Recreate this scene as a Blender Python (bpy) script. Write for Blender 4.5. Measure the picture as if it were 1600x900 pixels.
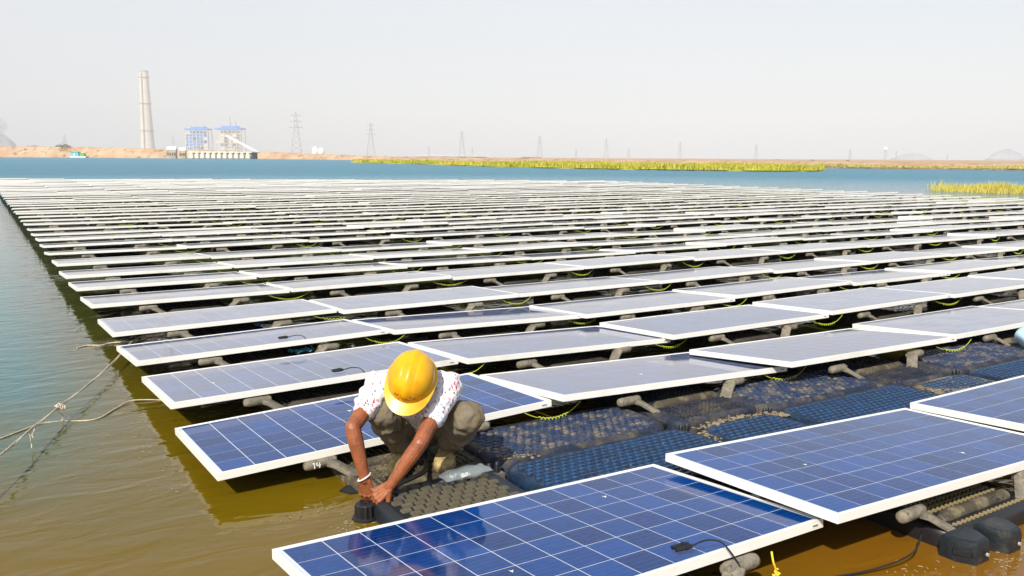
import bpy, bmesh, math, random
import numpy as np
from mathutils import Vector, Matrix, noise
random.seed(7)
C = bpy.context.scene
for o in list(bpy.data.objects): bpy.data.objects.remove(o)
COL = C.collection
R_ = math.radians

# ------------------------------------------------------------ camera
CAM_Z = 1.655
cam = bpy.data.cameras.new('camera'); camo = bpy.data.objects.new('camera', cam); COL.objects.link(camo)
AX = Vector((0.84739, -0.53094, 0.00540)); AY = Vector((0.07565, 0.13078, 0.98852)); AF = Vector((0.52555, 0.83725, -0.15099))
mw = Matrix.Identity(4)
for i in range(3):
    mw[i][0] = AX[i]; mw[i][1] = AY[i]; mw[i][2] = -AF[i]
mw[2][3] = CAM_Z
camo.matrix_world = mw
cam.sensor_width = 36; cam.lens = 30.08; cam.clip_start = 0.05; cam.clip_end = 40000
C.camera = camo
C.render.resolution_x = 1024; C.render.resolution_y = 576
# ------------------------------------------------------------ sky, sun, exposure
SUN_EL = 40; SUN_V = Vector((-0.80, -0.60, 0)).normalized()       # horizontal direction towards the sun
w = bpy.data.worlds.new("World"); C.world = w; w.use_nodes = True
nt = w.node_tree; nt.nodes.clear()
sky = nt.nodes.new('ShaderNodeTexSky'); sky.sky_type = 'NISHITA'; sky.sun_disc = False
sky.sun_elevation = R_(SUN_EL); sky.sun_rotation = math.atan2(SUN_V.x, SUN_V.y)
sky.altitude = 100; sky.air_density = 1.2; sky.dust_density = 2.0; sky.ozone_density = 2.0
mixs = nt.nodes.new('ShaderNodeMix'); mixs.data_type = 'RGBA'; mixs.inputs[0].default_value = 0.55
mixs.inputs[7].default_value = (5.55, 5.75, 6.1, 1)                   # even veil of haze over the whole dome
bg = nt.nodes.new('ShaderNodeBackground'); bg.inputs[1].default_value = 0.115
out = nt.nodes.new('ShaderNodeOutputWorld')
tcw = nt.nodes.new('ShaderNodeTexCoord'); nsw = nt.nodes.new('ShaderNodeTexNoise'); nsw.inputs['Scale'].default_value = 1.6; nsw.inputs['Detail'].default_value = 5
mpw = nt.nodes.new('ShaderNodeMapping'); mpw.inputs['Scale'].default_value = (1, 1, 3.5); nt.links.new(tcw.outputs['Generated'], mpw.inputs[0]); nt.links.new(mpw.outputs[0], nsw.inputs['Vector'])
mrw = nt.nodes.new('ShaderNodeMapRange'); mrw.inputs[1].default_value = .3; mrw.inputs[2].default_value = .7; mrw.inputs[3].default_value = .68; mrw.inputs[4].default_value = .86
# the veil thins towards the zenith, as haze does
spw = nt.nodes.new('ShaderNodeSeparateXYZ'); nt.links.new(tcw.outputs['Generated'], spw.inputs[0])
mzw = nt.nodes.new('ShaderNodeMapRange'); mzw.inputs[1].default_value = .16; mzw.inputs[2].default_value = .55; mzw.inputs[3].default_value = 1; mzw.inputs[4].default_value = .35
muw = nt.nodes.new('ShaderNodeMath'); muw.operation = 'MULTIPLY'; nt.links.new(spw.outputs[2], mzw.inputs[0]); nt.links.new(mzw.outputs[0], muw.inputs[1])
nt.links.new(nsw.outputs[0], mrw.inputs[0]); nt.links.new(mrw.outputs[0], muw.inputs[0]); nt.links.new(muw.outputs[0], mixs.inputs[0])
nt.links.new(sky.outputs[0], mixs.inputs[6]); nt.links.new(mixs.outputs[2], bg.inputs[0]); nt.links.new(bg.outputs[0], out.inputs[0])
sl = bpy.data.lights.new('sun', 'SUN'); sl.energy = 4.9; sl.angle = R_(0.6); sl.color = (1.0, 0.94, 0.83)
so = bpy.data.objects.new('sun', sl); COL.objects.link(so)
sd = (SUN_V * math.cos(R_(SUN_EL)) + Vector((0, 0, math.sin(R_(SUN_EL)))))
so.rotation_euler = sd.to_track_quat('Z', 'Y').to_euler()
C.view_settings.view_transform = 'Standard'; C.view_settings.look = 'None'; C.view_settings.exposure = 0.42; C.view_settings.gamma = 1
C.render.engine = 'CYCLES'

# ------------------------------------------------------------ helpers
def tag(o, label=None, cat=None, group=None, kind=None):
    if label: o['label'] = label
    if cat: o['category'] = cat
    if group: o['group'] = group
    if kind: o['kind'] = kind
    return o
def link(name, me, parent=None, mats=None, loc=None):
    o = bpy.data.objects.new(name, me); COL.objects.link(o)
    if mats:
        for m in (mats if isinstance(mats, (list, tuple)) else [mats]):
            me.materials.append(m)
    if parent: o.parent = parent
    if loc: o.location = loc
    return o
def empty(name, loc, label, cat, group=None, rotz=0):
    o = bpy.data.objects.new(name, None); COL.objects.link(o); o.location = loc; o.rotation_euler = (0, 0, rotz)
    o.empty_display_size = 0.1
    return tag(o, label, cat, group)
class MB:
    def __init__(s): s.v = []; s.f = []; s.m = []
    def add(s, v, f, mi=0):
        n = len(s.v); s.v += [tuple(p) for p in v]; s.f += [tuple(i + n for i in q) for q in f]; s.m += [mi] * len(f); return s
    def box(s, x0, x1, y0, y1, z0, z1, mi=0):
        v = [(x0,y0,z0),(x1,y0,z0),(x1,y1,z0),(x0,y1,z0),(x0,y0,z1),(x1,y0,z1),(x1,y1,z1),(x0,y1,z1)]
        return s.add(v, [(3,2,1,0),(4,5,6,7),(0,1,5,4),(1,2,6,5),(2,3,7,6),(3,0,4,7)], mi)
    def bar(s, a, b, w, h=None, mi=0, up=(0,0,1)):
        h = h or w; a = Vector(a); b = Vector(b); d = (b - a).normalized(); u = Vector(up)
        if abs(d.dot(u)) > .98: u = Vector((1,0,0))
        x = d.cross(u).normalized(); z = x.cross(d)
        v = [p + x*sx*w/2 + z*sz*h/2 for p in (a, b) for sx, sz in ((-1,-1),(1,-1),(1,1),(-1,1))]
        return s.add(v, [(0,3,2,1),(4,5,6,7),(0,1,5,4),(1,2,6,5),(2,3,7,6),(3,0,4,7)][::1], mi)
    def tube(s, pts, r, n=6, mi=0, caps=True):
        pts = [Vector(p) for p in pts]; rs = r if isinstance(r, (list, tuple)) else [r]*len(pts)
        rings = []; d0 = (pts[1]-pts[0]).normalized(); u = Vector((0,0,1)) if abs(d0.z) < .9 else Vector((1,0,0))
        x = d0.cross(u).normalized()
        for i, p in enumerate(pts):
            d = (pts[min(i+1, len(pts)-1)] - pts[max(i-1, 0)]).normalized()
            x = (x - d*x.dot(d)); x = x.normalized() if x.length > 1e-6 else d.orthogonal().normalized(); y = d.cross(x)
            rings.append([p + (x*math.cos(2*math.pi*k/n) + y*math.sin(2*math.pi*k/n))*rs[i] for k in range(n)])
        return s.loft(rings, caps, mi)
    def loft(s, rings, caps=True, mi=0):
        n = len(rings[0]); v = [p for r in rings for p in r]; f = []
        for i in range(len(rings)-1):
            for k in range(n): f.append((i*n+k, i*n+(k+1) % n, (i+1)*n+(k+1) % n, (i+1)*n+k))
        if caps: f.append(tuple(range(n))[::-1]); f.append(tuple((len(rings)-1)*n+k for k in range(n)))
        return s.add(v, f, mi)
    def ball(s, c, r, nu=12, nv=8, mi=0, M=None):
        c = Vector(c); r = Vector(r) if not isinstance(r, (int, float)) else Vector((r, r, r)); rings = []
        for j in range(nv+1):
            t = math.pi*(j+.0001)/(nv+.0002)
            ring = []
            for k in range(nu):
                q = Vector((r.x*math.sin(t)*math.cos(2*math.pi*k/nu), r.y*math.sin(t)*math.sin(2*math.pi*k/nu), -r.z*math.cos(t)))
                ring.append(c + (M @ q if M else q))
            rings.append(ring)
        return s.loft(rings, True, mi)
    def mesh(s, name, smooth=False):
        me = bpy.data.meshes.new(name); me.from_pydata(s.v, [], s.f); me.update()
        if any(s.m): me.polygons.foreach_set('material_index', s.m)
        me.polygons.foreach_set('use_smooth', [smooth]*len(me.polygons)); return me
def autosmooth(me, ang=40):
    me.polygons.foreach_set('use_smooth', [True]*len(me.polygons))
    me.set_sharp_from_angle(angle=R_(ang)); return me
def sight(u, dist, z=0):
    """ground point seen near the horizon at column u of the 1600 px picture, dist metres away"""
    x = (u-800)/1336.8; y = (450-246)/1336.8
    d = AX*x + AY*y + AF; k = dist/math.hypot(d.x, d.y)
    return Vector((d.x*k, d.y*k, z))
def horizon(u): return 241.5 + (u/1600)*8.7
def dep(u, dist): return dist/math.hypot(1, (u-800)/1336.8)
def hgt(u, v, dist): return CAM_Z + (horizon(u)-v)*dep(u, dist)/1336.8

# ------------------------------------------------------------ materials
def mat(name, col, rough=.6, spec=.5, metal=0, var=None, vscale=5, vthr=(.4,.6), bump=0, bscale=40, coat=0, detail=6, coord='Object', var2=None, v2scale=40, v2thr=(.5,.6), obrand=0):
    m = bpy.data.materials.new(name); m.use_nodes = True; t = m.node_tree; b = t.nodes['Principled BSDF']
    b.inputs['Roughness'].default_value = rough; b.inputs['Specular IOR Level'].default_value = spec; b.inputs['Metallic'].default_value = metal
    b.inputs['Coat Weight'].default_value = coat; b.inputs['Coat Roughness'].default_value = .05
    tc = t.nodes.new('ShaderNodeTexCoord'); co = tc.outputs[coord]
    if obrand:
        oi = t.nodes.new('ShaderNodeObjectInfo'); va = t.nodes.new('ShaderNodeVectorMath'); va.operation = 'ADD'
        sc = t.nodes.new('ShaderNodeVectorMath'); sc.operation = 'SCALE'; sc.inputs['Scale'].default_value = obrand
        cb = t.nodes.new('ShaderNodeCombineXYZ'); t.links.new(oi.outputs['Random'], cb.inputs[0]); t.links.new(oi.outputs['Random'], cb.inputs[1])
        t.links.new(cb.outputs[0], sc.inputs[0]); t.links.new(co, va.inputs[0]); t.links.new(sc.outputs[0], va.inputs[1]); co = va.outputs[0]
    cur = None
    def layer(cur, colr, scale, thr):
        n = t.nodes.new('ShaderNodeTexNoise'); n.inputs['Scale'].default_value = scale; n.inputs['Detail'].default_value = detail; n.inputs['Roughness'].default_value = .65
        t.links.new(co, n.inputs['Vector'])
        mr = t.nodes.new('ShaderNodeMapRange'); mr.inputs[1].default_value = thr[0]; mr.inputs[2].default_value = thr[1]; mr.interpolation_type = 'SMOOTHSTEP'
        t.links.new(n.outputs[0], mr.inputs[0])
        x = t.nodes.new('ShaderNodeMix'); x.data_type = 'RGBA'
        if cur: t.links.new(cur, x.inputs[6])
        else: x.inputs[6].default_value = (*col, 1)
        x.inputs[7].default_value = (*colr, 1); t.links.new(mr.outputs[0], x.inputs[0]); return x.outputs[2]
    if var: cur = layer(cur, var, vscale, vthr)
    if var2: cur = layer(cur, var2, v2scale, v2thr)
    if cur: t.links.new(cur, b.inputs['Base Color'])
    else: b.inputs['Base Color'].default_value = (*col, 1)
    if bump:
        n = t.nodes.new('ShaderNodeTexNoise'); n.inputs['Scale'].default_value = bscale; n.inputs['Detail'].default_value = 5
        t.links.new(co, n.inputs['Vector']); bp = t.nodes.new('ShaderNodeBump'); bp.inputs['Strength'].default_value = bump; bp.inputs['Distance'].default_value = .01
        t.links.new(n.outputs[0], bp.inputs['Height']); t.links.new(bp.outputs[0], b.inputs['Normal'])
    return m
M_frame = mat('aluminium frame', (.77,.76,.72), .45, .5, 0, var=(.64,.61,.54), vscale=2.2, vthr=(.5,.8), obrand=30)
M_back = mat('backsheet', (.035,.035,.037), .6)
M_sheet = mat('white backsheet', (.60,.64,.68), .08)
M_float = mat('blue black plastic', (.012,.045,.10), .42, .5, var=(.03,.06,.10), vscale=6, vthr=(.4,.7), var2=(.20,.16,.10), v2scale=9, v2thr=(.62,.75), bump=.3, bscale=60, obrand=20)
M_dusty = mat('dusty plastic', (.012,.020,.038), .7, .3, var=(.10,.085,.06), vscale=7, vthr=(.42,.70), var2=(.03,.03,.06), v2scale=30, v2thr=(.52,.62), bump=.4, bscale=70, obrand=20)
M_muddy = mat('muddy plastic', (.06,.05,.035), .8, .25, var=(.20,.165,.10), vscale=9, vthr=(.42,.66), var2=(.03,.03,.03), v2scale=28, v2thr=(.58,.68), bump=.5, bscale=70, obrand=20)
M_arm = mat('weathered grey arm', (.15,.135,.105), .75, .3, var=(.23,.20,.15), vscale=14, vthr=(.42,.6), var2=(.07,.06,.05), v2scale=34, v2thr=(.56,.7), bump=.5, bscale=80, obrand=20)
M_shade = mat('gap shaded plastic', (.022,.019,.015), .7, .3, var=(.05,.042,.03), vscale=9, bump=.3)  # shade of the gaps under the panels put into the float colour
M_block = mat('grimy black plastic', (.010,.014,.018), .35, .5, var=(.07,.06,.045), vscale=7, vthr=(.48,.72), bump=.3, bscale=50)
M_pebble = mat('tan knobs', (.26,.21,.11), .8, .2)
M_groove = mat('black wet plastic', (.010,.014,.018), .5)
M_tan = mat('dried mud tread', (.105,.092,.06), .8, .2, var=(.015,.030,.055), vscale=3.2, vthr=(.48,.66), var2=(.12,.10,.065), v2scale=26, v2thr=(.5,.6), bump=.4, bscale=90)
M_black = mat('black plastic', (.012,.012,.014), .4)
M_wire = mat('yellow green wire', (.48,.55,.03), .5)
M_wire2 = mat('yellow rope', (.75,.55,.03), .7)
M_rope = mat('pale rope', (.46,.38,.27), .85, .2, var=(.62,.54,.42), vscale=40, bump=.5, bscale=200)
M_white = mat('white paint', (.75,.74,.70), .6)

def cell_mat(name, grid, sky_sheen=0, ior=1.5):
    m = bpy.data.materials.new(name); m.use_nodes = True; t = m.node_tree; b = t.nodes['Principled BSDF']; L = t.links.new
    tc = t.nodes.new('ShaderNodeTexCoord'); sp = t.nodes.new('ShaderNodeSeparateXYZ'); L(tc.outputs['Object'], sp.inputs[0])
    def mth(op, a, bb=None, c=None):
        n = t.nodes.new('ShaderNodeMath'); n.operation = op
        for i, x in enumerate((a, bb, c)):
            if x is None: continue
            if isinstance(x, (int, float)): n.inputs[i].default_value = x
            else: L(x, n.inputs[i])
        return n.outputs[0]
    oi = t.nodes.new('ShaderNodeObjectInfo')
    if grid:
        cx = mth('DIVIDE', mth('SUBTRACT', sp.outputs[0], .030), .158); cy = mth('DIVIDE', mth('SUBTRACT', sp.outputs[1], .022), .158)
        fx = mth('FRACT', cx); fy = mth('FRACT', cy)
        g = mth('MAXIMUM', mth('GREATER_THAN', mth('ABSOLUTE', mth('SUBTRACT', fx, .5)), .488), mth('GREATER_THAN', mth('ABSOLUTE', mth('SUBTRACT', fy, .5)), .488))
        edge = mth('MAXIMUM', mth('MAXIMUM', mth('LESS_THAN', cx, 0.0), mth('GREATER_THAN', cx, 12.0)), mth('MAXIMUM', mth('LESS_THAN', cy, 0.0), mth('GREATER_THAN', cy, 6.0)))
        g = mth('MAXIMUM', g, edge)
        cb = t.nodes.new('ShaderNodeCombineXYZ'); L(mth('FLOOR', cx), cb.inputs[0]); L(mth('FLOOR', cy), cb.inputs[1]); L(mth('MULTIPLY', oi.outputs['Random'], 50), cb.inputs[2])
        wn = t.nodes.new('ShaderNodeTexWhiteNoise'); L(cb.outputs[0], wn.inputs['Vector']); rnd = wn.outputs['Value']
        yy = mth('MULTIPLY', fy, 5)
    else:
        g = None; rnd = oi.outputs['Random']; yy = mth('MULTIPLY', mth('DIVIDE', sp.outputs[1], .154), 5)
    n = t.nodes.new('ShaderNodeTexNoise'); n.inputs['Scale'].default_value = 22; n.inputs['Detail'].default_value = 4
    va = t.nodes.new('ShaderNodeVectorMath'); va.operation = 'ADD'; cb2 = t.nodes.new('ShaderNodeCombineXYZ'); L(mth('MULTIPLY', rnd, 40), cb2.inputs[0]); L(mth('MULTIPLY', rnd, 17), cb2.inputs[1])
    L(tc.outputs['Object'], va.inputs[0]); L(cb2.outputs[0], va.inputs[1]); L(va.outputs[0], n.inputs['Vector'])
    k = mth('ADD', mth('MULTIPLY', rnd, .45), mth('MULTIPLY', n.outputs[0], .55))
    cr = t.nodes.new('ShaderNodeValToRGB'); L(k, cr.inputs[0])
    cr.color_ramp.elements[0].position = .28; cr.color_ramp.elements[0].color = (.0006,.020,.110, 1)
    cr.color_ramp.elements[1].position = .74; cr.color_ramp.elements[1].color = (.0015,.048,.225, 1)
    bus = mth('LESS_THAN', mth('ABSOLUTE', mth('SUBTRACT', mth('FRACT', yy), .5)), .06)
    mx = t.nodes.new('ShaderNodeMix'); mx.data_type = 'RGBA'; L(mth('MULTIPLY', bus, .38), mx.inputs[0]); L(cr.outputs[0], mx.inputs[6]); mx.inputs[7].default_value = (.02,.11,.34, 1)
    col = mx.outputs[2]
    if g is not None:
        m2 = t.nodes.new('ShaderNodeMix'); m2.data_type = 'RGBA'; L(g, m2.inputs[0]); L(col, m2.inputs[6]); m2.inputs[7].default_value = (.34,.42,.52, 1); col = m2.outputs[2]
    # patchy grey put into the colour for the sky's sheen on farther rows
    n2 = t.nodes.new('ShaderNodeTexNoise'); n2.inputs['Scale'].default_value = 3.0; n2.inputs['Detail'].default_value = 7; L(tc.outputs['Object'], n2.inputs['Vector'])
    dm = t.nodes.new('ShaderNodeMix'); dm.data_type = 'RGBA'; L(mth('MULTIPLY', n2.outputs[0], sky_sheen), dm.inputs[0]); L(col, dm.inputs[6]); dm.inputs[7].default_value = (.47,.455,.445, 1)
    L(dm.outputs[2], b.inputs['Base Color'])
    if grid:
        b.inputs['Roughness'].default_value = .09; b.inputs['IOR'].default_value = 1.5
    else:
        b.inputs['Roughness'].default_value = .07; b.inputs['IOR'].default_value = ior
    return m
M_cell = cell_mat('polycrystalline cell', False, .003, 1.30); M_cell_sheen = cell_mat('polycrystalline cell with sky sheen', False, .55, 1.5); M_lam = cell_mat('laminate with cells', True, .72)
def clear_mat(name, tint, fac=.12, rough=.08):
    m = bpy.data.materials.new(name); m.use_nodes = True; t = m.node_tree; t.nodes.clear(); L = t.links.new
    o = t.nodes.new('ShaderNodeOutputMaterial'); tr = t.nodes.new('ShaderNodeBsdfTransparent'); pb = t.nodes.new('ShaderNodeBsdfPrincipled')
    pb.inputs['Base Color'].default_value = (*tint, 1); pb.inputs['Roughness'].default_value = rough
    a = t.nodes.new('ShaderNodeMixShader'); a.inputs[0].default_value = fac; L(tr.outputs[0], a.inputs[1]); L(pb.outputs[0], a.inputs[2]); L(a.outputs[0], o.inputs[0]); return m

# ------------------------------------------------------------ water
def water_mat():
    m = bpy.data.materials.new('lake water'); m.use_nodes = True; t = m.node_tree; b = t.nodes['Principled BSDF']; L = t.links.new
    g = t.nodes.new('ShaderNodeNewGeometry'); P = g.outputs['Position']
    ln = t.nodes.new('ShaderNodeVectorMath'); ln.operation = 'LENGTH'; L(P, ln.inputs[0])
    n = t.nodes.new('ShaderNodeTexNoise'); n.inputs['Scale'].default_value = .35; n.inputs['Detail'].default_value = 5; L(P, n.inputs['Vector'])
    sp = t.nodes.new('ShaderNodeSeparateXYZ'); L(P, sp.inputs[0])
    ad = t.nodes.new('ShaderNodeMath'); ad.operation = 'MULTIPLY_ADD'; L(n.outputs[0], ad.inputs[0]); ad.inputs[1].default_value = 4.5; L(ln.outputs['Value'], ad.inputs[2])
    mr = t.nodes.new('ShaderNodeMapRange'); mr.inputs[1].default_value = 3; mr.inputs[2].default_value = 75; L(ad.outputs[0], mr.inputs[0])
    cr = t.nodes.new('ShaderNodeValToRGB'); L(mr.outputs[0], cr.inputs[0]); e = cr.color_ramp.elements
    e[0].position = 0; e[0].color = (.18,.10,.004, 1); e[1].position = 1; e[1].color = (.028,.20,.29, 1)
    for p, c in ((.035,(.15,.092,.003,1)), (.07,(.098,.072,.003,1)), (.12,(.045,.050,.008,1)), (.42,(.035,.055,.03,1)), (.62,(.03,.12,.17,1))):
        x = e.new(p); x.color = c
    # sky's reflection painted teal on open water; olive murk kept where panels mirror dark
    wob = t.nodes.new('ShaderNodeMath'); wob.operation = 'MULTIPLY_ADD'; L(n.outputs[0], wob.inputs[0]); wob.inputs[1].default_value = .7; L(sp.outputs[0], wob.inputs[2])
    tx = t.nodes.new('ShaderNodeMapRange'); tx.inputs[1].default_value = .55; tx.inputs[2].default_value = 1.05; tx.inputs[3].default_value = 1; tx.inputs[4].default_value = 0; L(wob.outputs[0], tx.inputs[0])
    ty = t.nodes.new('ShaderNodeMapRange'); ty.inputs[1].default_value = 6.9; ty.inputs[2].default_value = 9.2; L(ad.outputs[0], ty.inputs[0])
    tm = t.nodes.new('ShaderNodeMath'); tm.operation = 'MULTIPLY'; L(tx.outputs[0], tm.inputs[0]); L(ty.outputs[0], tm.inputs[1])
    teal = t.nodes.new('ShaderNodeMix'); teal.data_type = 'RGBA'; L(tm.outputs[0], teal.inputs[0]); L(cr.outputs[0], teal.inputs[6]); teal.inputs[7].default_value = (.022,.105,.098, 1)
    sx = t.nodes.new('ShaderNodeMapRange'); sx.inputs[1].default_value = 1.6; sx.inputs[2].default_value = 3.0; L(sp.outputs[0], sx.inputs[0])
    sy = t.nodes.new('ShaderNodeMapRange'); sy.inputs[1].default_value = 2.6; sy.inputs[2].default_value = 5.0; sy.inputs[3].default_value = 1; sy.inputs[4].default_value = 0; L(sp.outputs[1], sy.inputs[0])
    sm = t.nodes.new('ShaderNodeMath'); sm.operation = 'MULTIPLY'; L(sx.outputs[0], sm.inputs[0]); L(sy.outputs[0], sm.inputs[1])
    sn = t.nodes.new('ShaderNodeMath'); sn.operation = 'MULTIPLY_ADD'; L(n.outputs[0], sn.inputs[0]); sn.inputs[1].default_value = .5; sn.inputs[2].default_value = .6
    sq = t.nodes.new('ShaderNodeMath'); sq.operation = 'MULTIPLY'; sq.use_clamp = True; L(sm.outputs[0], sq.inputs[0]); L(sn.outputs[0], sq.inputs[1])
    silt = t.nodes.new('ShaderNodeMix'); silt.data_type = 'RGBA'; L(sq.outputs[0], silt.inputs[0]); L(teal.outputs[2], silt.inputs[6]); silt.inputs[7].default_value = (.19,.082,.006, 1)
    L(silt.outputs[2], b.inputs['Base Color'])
    b.inputs['IOR'].default_value = 1.35
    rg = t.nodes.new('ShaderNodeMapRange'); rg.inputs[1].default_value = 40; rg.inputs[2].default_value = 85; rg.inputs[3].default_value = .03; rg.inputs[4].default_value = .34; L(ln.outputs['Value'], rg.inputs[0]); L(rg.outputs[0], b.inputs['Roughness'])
    n1 = t.nodes.new('ShaderNodeTexNoise'); n1.inputs['Scale'].default_value = 2.6; n1.inputs['Detail'].default_value = 3; n1.inputs['Distortion'].default_value = .6
    mp = t.nodes.new('ShaderNodeMapping'); mp.inputs['Rotation'].default_value = (0,0,R_(-25)); mp.inputs['Scale'].default_value = (1,2.2,1); L(P, mp.inputs[0]); L(mp.outputs[0], n1.inputs['Vector'])
    n2 = t.nodes.new('ShaderNodeTexNoise'); n2.inputs['Scale'].default_value = .8; n2.inputs['Detail'].default_value = 8; n2.inputs['Roughness'].default_value = .7; L(mp.outputs[0], n2.inputs['Vector'])
    far = t.nodes.new('ShaderNodeMapRange'); far.inputs[1].default_value = 38; far.inputs[2].default_value = 80; far.inputs[3].default_value = 0.0; far.inputs[4].default_value = 1.0; L(ln.outputs['Value'], far.inputs[0])
    b1 = t.nodes.new('ShaderNodeBump'); b1.inputs['Strength'].default_value = .52; b1.inputs['Distance'].default_value = .02; L(n1.outputs[0], b1.inputs['Height'])
    b2 = t.nodes.new('ShaderNodeBump'); b2.inputs['Distance'].default_value = .5; L(far.outputs[0], b2.inputs['Strength']); L(n2.outputs[0], b2.inputs['Height']); L(b1.outputs[0], b2.inputs['Normal'])
    L(b2.outputs[0], b.inputs['Normal']); return m
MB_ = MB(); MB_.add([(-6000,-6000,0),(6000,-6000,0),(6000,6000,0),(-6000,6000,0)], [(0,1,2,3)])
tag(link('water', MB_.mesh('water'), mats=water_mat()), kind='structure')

# ------------------------------------------------------------ far land
def interp(tab, u):
    if u <= tab[0][0]: return tab[0][1]
    for (a, b), (c, d) in zip(tab, tab[1:]):
        if u <= c: return b + (d-b)*(u-a)/(c-a)
    return tab[-1][1]
SHORE = [(-400,700),(0,634),(130,608),(250,560),(395,505),(470,470),(560,397),(700,364),(900,318),(1100,272),(1250,200),(1290,170),(1600,160),(1900,157)]
VTOP = [(-400,227.5),(0,228.8),(110,229.5),(240,232.5),(395,237),(450,238.3),(560,243),(640,244.5),(800,247.4),(1000,249.6),(1290,252.5),(1450,254.5),(1600,256.5),(1900,260)]
rings = []; US = [(-400 + i*12) for i in range(192)]
for st in range(9):
    row = []
    for u in US:
        d = interp(SHORE, u); h = hgt(u, interp(VTOP, u), d + 12); h = max(h, .35)
        dd, z = [(d-6, -1.0), (d, .0), (d+5, h*.45), (d+11, h*.96), (d+13, h), (d+19, h), (d+45, min(h, 1.0)), (2200, .8), (5600, .8)][st]
        p = sight(u, dd); nz = noise.noise(Vector((p.x*.08, p.y*.08, st)))
        if 1 < st < 6: z += nz*.35*min(1, h/4)
        row.append((p.x, p.y, z))
    rings.append(row)
g = MB(); n = len(US); g.v = [p for r in rings for p in r]
g.f = [(i*n+k, i*n+k+1, (i+1)*n+k+1, (i+1)*n+k) for i in range(8) for k in range(n-1)]; g.m = [0]*len(g.f)
M_earth = mat('ochre embankment earth', (.42,.26,.15), .95, .1, var=(.50,.37,.24), vscale=.09, vthr=(.35,.65), var2=(.20,.13,.08), v2scale=.35, v2thr=(.52,.66), bump=1, bscale=1.5)
land = tag(link('embankment_and_plain', g.mesh('land', True), mats=M_earth), kind='structure')
def hill(name, u, dist, wpx, hpx, m, n=26):
    c = sight(u, dist); k = dep(u, dist)/1336.8; W = wpx*k/2; H = hpx*k; g = MB(); rs = []
    side = Vector((AX.x, AX.y, 0)).normalized()
    for j in range(7):
        s = 1 - j/6; ring = []
        for i in range(n):
            a = 2*math.pi*i/n; q = c + side*W*s*math.cos(a)*(1+.12*noise.noise(Vector((i*.7, j*.5, u)))) + Vector((AF.x, AF.y, 0)).normalized()*W*.7*s*math.sin(a)
            ring.append((q.x, q.y, max(-1 if j == 0 else 0, H*(1-s**1.7)*(1+.22*noise.noise(Vector((math.cos(a)*2, math.sin(a)*2, u+j)))))))
        rs.append(ring)
    g.loft(rs); return tag(link(name, g.mesh(name, True), mats=m), kind='structure')
M_hill = mat('distant hill', (.24,.27,.33), .95, .1, var=(.32,.31,.30), vscale=.01)  # pale and bluish: distance haze put into the base colour
hill('hill', 1425, 3600, 66, 10, M_hill); hill('hill', 1573, 3300, 66, 17, M_hill); hill('spoil_hill', 6, 2500, 60, 30, M_hill)

# ------------------------------------------------------------ distant buildings and works
M_conc = mat('pale concrete', (.64,.60,.50), .85, .2, var=(.54,.50,.41), vscale=.05, vthr=(.3,.7))
M_conc2 = mat('grey concrete', (.44,.38,.28), .9, .2, var=(.32,.27,.2), vscale=.4)
M_blue = mat('blue cladding', (.01,.22,.70), .6); M_steel = mat('steel frame', (.55,.52,.47), .7); M_dark = mat('dark opening', (.05,.05,.06), .8)
M_pylon = mat('galvanised steel', (.36,.35,.34), .6); M_teal = mat('teal paint', (.10,.45,.50), .6); M_green = mat('green tarpaulin', (.08,.32,.06), .7)
# chimney
d = 2700; p = sight(232, d); H = hgt(232, 116.5, d)
ch = empty('power_station_chimney', p, 'tall pale concrete power station chimney on the left skyline', 'chimney')
g = MB(); rs = []
for j in range(15):
    t = j/14; r = 18.6*(1-t) + 12.2*t + 1.6*(1-t)**4; rs.append([(r*math.cos(a*math.pi/16), r*math.sin(a*math.pi/16), H*t) for a in range(32)])
g.loft(rs, True); link('shaft', autosmooth(g.mesh('shaft')), ch, M_conc)
for t in (.30,.62,.93):
    r = 18.6*(1-t)+12.2*t; g = MB(); g.loft([[(q*math.cos(a*math.pi/16), q*math.sin(a*math.pi/16), z) for a in range(32)] for q, z in ((r+.1,H*t-1.5),(r+2,H*t),(r+2,H*t+1.6),(r+.1,H*t+1.6))], False); link('gallery', g.mesh('gallery'), ch, M_conc2)
g = MB(); g.loft([[(q*math.cos(a*math.pi/16), q*math.sin(a*math.pi/16), z) for a in range(32)] for q, z in ((12.3,H-1),(12.9,H-1),(12.9,H+2),(10,H+2),(10,H-1))], False); link('rim', g.mesh('rim'), ch, M_conc2)
g = MB()
for q in (-1, 1): g.bar((q*1.2-12, -17.5, 5), (q*1.0-8, -11.5, H-3), .8)
link('ladder', g.mesh('ladder'), ch, M_dark)
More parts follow.
